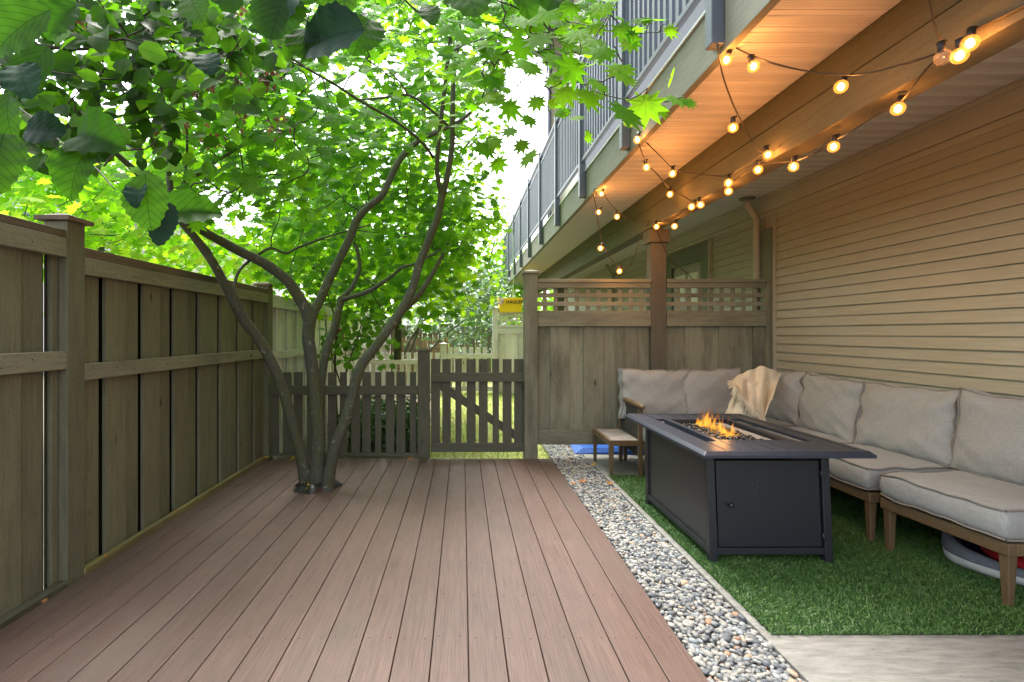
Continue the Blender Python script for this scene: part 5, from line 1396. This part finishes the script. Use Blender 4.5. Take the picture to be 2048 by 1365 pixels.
# hedge behind picket fence
hx = rng.uniform(-1.35, -.42, 3600); hy = rng.uniform(5.5, 6.6, 3600); hzv = rng.uniform(-.02, .42, 3600) * (1 - .25 * rng.random(3600))
pos = np.stack([hx, hy, hzv], 1); n = len(pos)
hg = thing('low_hedge', 'low glossy small leaved hedge seen through the picket fence', 'hedge', (-.9, 6, 0))
o = leaves_mesh('foliage', OVs, pos, np.tile(np.array([[0, -.5, .8]]), (n, 1)) + rng.normal(0, .6, (n, 3)), rng.normal(0, 1, (n, 3)), rng.uniform(.03, .055, n), M['hedge'], hg); o.matrix_parent_inverse = Matrix.Translation(hg.location).inverted()
g = MB()
for k in range(26):
    x, y = random.uniform(-1.3, -.5), random.uniform(5.55, 6.5); g.tube([(x, y, -.08), (x + random.uniform(-.05, .05), y, .15), (x + random.uniform(-.1, .1), y, .33)], [.007, .005, .003], 6, 2)
part(g, 'stems', M['twig'], hg, 0, True)

# ================================================================== NEXT YARD
Y2 = 10.4
p2 = thing('picket_fence', 'pale sunlit picket fence in the next yard, left of its small post', 'fence', (-1.0, Y2, 0))
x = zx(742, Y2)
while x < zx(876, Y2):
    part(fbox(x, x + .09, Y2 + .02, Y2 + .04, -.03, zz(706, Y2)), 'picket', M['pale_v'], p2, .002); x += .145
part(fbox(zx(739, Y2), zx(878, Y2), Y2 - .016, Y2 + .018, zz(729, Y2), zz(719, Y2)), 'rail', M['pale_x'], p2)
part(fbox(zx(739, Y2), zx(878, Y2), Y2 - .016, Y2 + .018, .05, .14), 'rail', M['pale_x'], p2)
po = part(fbox(zx(881, Y2), zx(893, Y2), Y2 - .02, Y2 + .1, -.1, zz(689, Y2)), 'post', M['pale_v'], p2)
c = MB(); c.cap(zx(887, Y2), Y2 + .04, zz(689, Y2) + .0005, .16, .015, .015); part(c, 'post_cap', M['pale_x'], p2)
g2_ = thing('garden_gate', 'pale sunlit picket gate in the next yard across the lawn', 'gate', (.2, Y2, 0))
x = zx(896, Y2)
while x < zx(978, Y2):
    part(fbox(x, x + .09, Y2 + .02, Y2 + .04, .03, zz(695, Y2)), 'picket', M['pale_v'], g2_, .002); x += .142
part(fbox(zx(894, Y2), zx(985, Y2), Y2 - .016, Y2 + .018, zz(717, Y2), zz(708, Y2)), 'rail', M['pale_x'], g2_)
part(fbox(zx(894, Y2), zx(985, Y2), Y2 - .016, Y2 + .018, .03, .12), 'rail', M['pale_x'], g2_)
s2 = thing('privacy_screen', 'pale sunlit privacy screen with lattice top in the next yard', 'privacy screen', (1.5, Y2, 0))
xa = zx(985.5, Y2); xb = zx(996, Y2)
part(fbox(xa, xb, Y2 - .03, Y2 + .09, -.1, zz(617, Y2)), 'post', M['pale_v'], s2)
c = MB(); c.cap((xa + xb) / 2, Y2 + .03, zz(617, Y2) + .0005, .16, .018, .015); part(c, 'post_cap', M['pale_x'], s2)
part(fbox(xb, 3.0, Y2 - .03, Y2 + .06, zz(629, Y2), zz(625, Y2)), 'top_cap', M['pale_x'], s2)
part(fbox(xb, 3.0, Y2 - .02, Y2 + .03, zz(656, Y2), zz(650, Y2)), 'lattice_rail', M['pale_x'], s2)
part(fbox(xb, 3.0, Y2 - .026, Y2 + .01, zz(668, Y2), zz(657, Y2)), 'middle_rail', M['pale_x'], s2)
g = MB()
for (a, b) in ((631, 635), (639, 643)): g.box(xb, 3.0, Y2 - .004, Y2 + .004, zz(b, Y2), zz(a, Y2))
x = xb + .05
while x < 2.95: g.box(x, x + .04, Y2 + .0045, Y2 + .012, zz(650, Y2), zz(629, Y2)); x += .105
part(g, 'lattice', M['pale_x'], s2, 0)
g = MB(); x = xb; k = 0
while x < 2.95: g.box(x, min(x + .135, 3.0), Y2 + .011 + .02 * (k % 2), Y2 + .028 + .02 * (k % 2), -.03, zz(667, Y2)); x += .137 if k % 2 else .13; k += 1
part(g, 'board_panel', M['pale_v'], s2, .002)
# yellow tub on the screen
ty = Y2 + .02; zb = zz(625, Y2) + .001
tub = thing('storage_tub', 'yellow plastic tub lettered HAULER on top of the pale privacy screen', 'tub', (zx(1019, ty), ty, zb))
xa, xb_, xc, xd = zx(997, ty), zx(1044, ty), zx(1000, ty), zx(1041, ty); ht = zz(598, ty) - zb
g = MB(); w1 = .16
g.add([(xc, ty - w1 * .8, zb), (xd, ty - w1 * .8, zb), (xd, ty + w1 * .8, zb), (xc, ty + w1 * .8, zb), (xa, ty - w1, zb + ht), (xb_, ty - w1, zb + ht), (xb_, ty + w1, zb + ht), (xa, ty + w1, zb + ht)],
      [(3, 2, 1, 0), (0, 1, 5, 4), (1, 2, 6, 5), (2, 3, 7, 6), (3, 0, 4, 7)])
bo = part(g, 'body', M['yellow'], tub, 0); so_ = bo.modifiers.new('s', 'SOLIDIFY'); so_.thickness = .006
g = MB(); g.box(xa - .015, xb_ + .015, ty - w1 - .018, ty - w1 - .007, zb + ht - .018, zb + ht + .006); g.box(xa - .015, xb_ + .015, ty + w1 + .007, ty + w1 + .018, zb + ht - .018, zb + ht + .006)
g.box(xa - .02, xa - .0085, ty - w1, ty + w1, zb + ht - .018, zb + ht + .006); g.box(xb_ + .0085, xb_ + .02, ty - w1, ty + w1, zb + ht - .018, zb + ht + .006)
part(g, 'rim', M['yellow'], tub, .003)
cu = bpy.data.curves.new('lettering', 'FONT'); cu.body = 'HAULER'; cu.size = .085; cu.extrude = .001; cu.space_character = 1.15; cu.offset = .0022
to = bpy.data.objects.new('tmp_text', cu); C.objects.link(to); bpy.context.view_layer.update()
me = bpy.data.meshes.new_from_object(to.evaluated_get(bpy.context.evaluated_depsgraph_get())); C.objects.unlink(to); bpy.data.objects.remove(to)
lt = bpy.data.objects.new('lettering', me); C.objects.link(lt); me.materials.clear(); me.materials.append(M['black'])
lt.parent = tub; lt.location = (zx(1011, ty) - tub.location.x, -w1 - .004, ht * .62); lt.rotation_euler = (R(86), 0, 0)
g = MB(); g.add([tuple(P(x, y, ty - w1 - .02)) for (x, y) in ((998, 596), (1008, 597), (1007, 606), (1000, 612), (997, 606))], [(0, 1, 2, 3, 4)])
rg = g.build('rag', M['ragred']); rg.modifiers.new('s', 'SOLIDIFY').thickness = .012; tag(rg, 'red and white rag hanging over the rim of the yellow tub', 'cloth')
g = MB(); g.tube([P(1027, 470, 10.3), P(1027, 600, ty)], .008, 6, 1); tag(g.build('rope', M['rope']), 'pale green rope hanging from the balcony to the yellow tub', 'rope')
# blue tarp
g = MB(); g.hexa([(1.13, 5.12, .002), (2.5, 5.0, .002), (2.5, 5.9, .002), (1.2, 5.9, .002)], [(1.22, 5.16, .05), (2.5, 5.02, .085), (2.5, 5.9, .085), (1.25, 5.9, .06)])
tag(g.build('blue_tarp', M['blue'], smooth=False), 'bright blue tarp bundle on the concrete under the privacy screen', 'tarp')
# birdhouse
bh = thing('birdhouse', 'small faded red birdhouse hanging among the leaves behind the maple', 'birdhouse', P(679, 667, 6.4))
c_ = P(679, 670, 6.4); g = MB(); a = .052
g.box(c_.x - a, c_.x + a, c_.y - a, c_.y + a, c_.z - .055, c_.z + .035)
bb_ = part(g, 'body', M['birdred'], bh, .002)
g = MB(); z0 = c_.z + .0355
g.add([(c_.x - a - .015, c_.y - a - .015, z0), (c_.x + a + .015, c_.y - a - .015, z0), (c_.x + a + .015, c_.y + a + .015, z0), (c_.x - a - .015, c_.y + a + .015, z0), (c_.x, c_.y - a - .015, z0 + .055), (c_.x, c_.y + a + .015, z0 + .055)],
      [(0, 3, 2, 1), (0, 1, 4), (2, 3, 5), (1, 2, 5, 4), (3, 0, 4, 5)])
part(g, 'roof', M['birdred'], bh, 0)
g = MB(); g.lathe((c_.x, c_.y - a - .001, c_.z - .01), [(.0001, -.001), (.014, -.001), (.014, .001)], 12, 'y'); part(g, 'entrance_hole', M['birddark'], bh, 0)
g = MB(); g.tube([(c_.x, c_.y, z0 + .05), (c_.x + .01, c_.y, z0 + .35)], .002, 5, 1); part(g, 'hanging_wire', M['black'], bh, 0)
# reed screen and dark fence beyond
g = MB(); x = -2.3
rs = thing('reed_screen', 'tan bamboo reed screen behind the next yard', 'screen', (-.9, 13.2, 0))
while x < -.35:
    h_ = random.uniform(1.02, 1.2); x += random.uniform(.022, .034)
    g.tube([(x, 13.2 + random.uniform(-.01, .01), -.1), (x + random.uniform(-.03, .05), 13.2, h_)], .011, 6, 1)
part(g, 'reeds', M['reed'], rs, 0)
g = MB()
for z in (.3, .8): g.tube([(-2.3, 13.18, z), (-.33, 13.18, z + .01)], .006, 6, 1)
part(g, 'wire', M['black'], rs, 0)
df = thing('wood_fence', 'dark weathered board fence behind the reed screen', 'fence', (-.5, 13.6, 0)); g = MB(); x = -3.2
while x < 3.2: g.box(x, x + .13, 13.6, 13.62, -.1, 1.42 + random.uniform(-.01, .01)); x += .142
part(g, 'board_panel', M['fence_v'], df, .002)
part(fbox(-3.2, 3.2, 13.56, 13.598, 1.2, 1.29), 'rail', M['fence_x'], df)
# neighbour's house past the left fence
nb = thing('house', 'pale house with grey lap roof glimpsed above the left fence', 'house', (-14, 20, 0))
g = MB(); g.box(-20, -10, 18, 28, -.1, 5.2); part(g, 'wall', plain('pale_wall', (.55, .53, .5), .8), nb, 0)
g = MB(); g.add([(-20.5, 17.5, 5.21), (-9.5, 17.5, 5.21), (-9.5, 28.5, 5.21), (-20.5, 28.5, 5.21), (-15, 19, 7.6), (-15, 27, 7.6)], [(0, 1, 4), (1, 2, 5, 4), (2, 3, 5), (3, 0, 4, 5), (3, 2, 1, 0)])
part(g, 'roof', M['roofgrey'], nb, 0)

# ================================================================== FALLEN LEAVES
fl_ = [(1160, 962, 0, .07, 'maple leaf curled brown in the middle of the gravel'), (1213, 968, 0, .06, 'reddish brown leaf at the gravel edge beside the grass'), (1152, 968, 0, .05, 'tan leaf on the gravel next to the deck'),
       (1183, 928, 1, .06, 'yellow leaf at the edge of the concrete by the side table'), (605, 984, 1, .08, 'yellow leaf at the foot of the maple'), (95, 1203, 0, .03, 'small ochre leaf on the dark timber strip at lower left'),
       (352, 1022, 0, .035, 'ochre leaf on the timber strip along the fence'), (207, 1112, 0, .03, 'small brown leaf behind the pale timber strip near its front end'), (580, 913, 1, .07, 'dry ochre leaf on the deck by the picket fence'), (532, 911, 1, .05, 'small dry leaf in the corner of the two fences'), (826, 914, 0, .06, 'brown leaf on the deck in front of the picket post')]
LF = leaf_maple(7, -.5)
for (x, y, kd, s, lab) in fl_:
    gz = .004 if 860 > 0 and not (1090 < x < 1230) else .004
    if x < 560: gz = .03
    Y = (H - gz) * F / (y - VY); Y = min(Y, 4.88)
    p = np.array([tuple(P(x, y, Y))]); p[0][2] = gz + .004
    a = random.uniform(0, 6.28)
    o = leaves_mesh('fallen_leaf', LF, p, np.array([[random.uniform(-.3, .3), -.3, 1.0]]), np.array([[math.cos(a), math.sin(a), 0.1]]), np.array([s]), M['yleaf'] if kd else M['deadleaf'])
    tag(o, lab, 'leaf', 'fallen leaves')
for o in bpy.data.objects:
    if o.name.startswith('post_cap') or o.name.startswith('capital') or o.name.startswith('collar'): pass
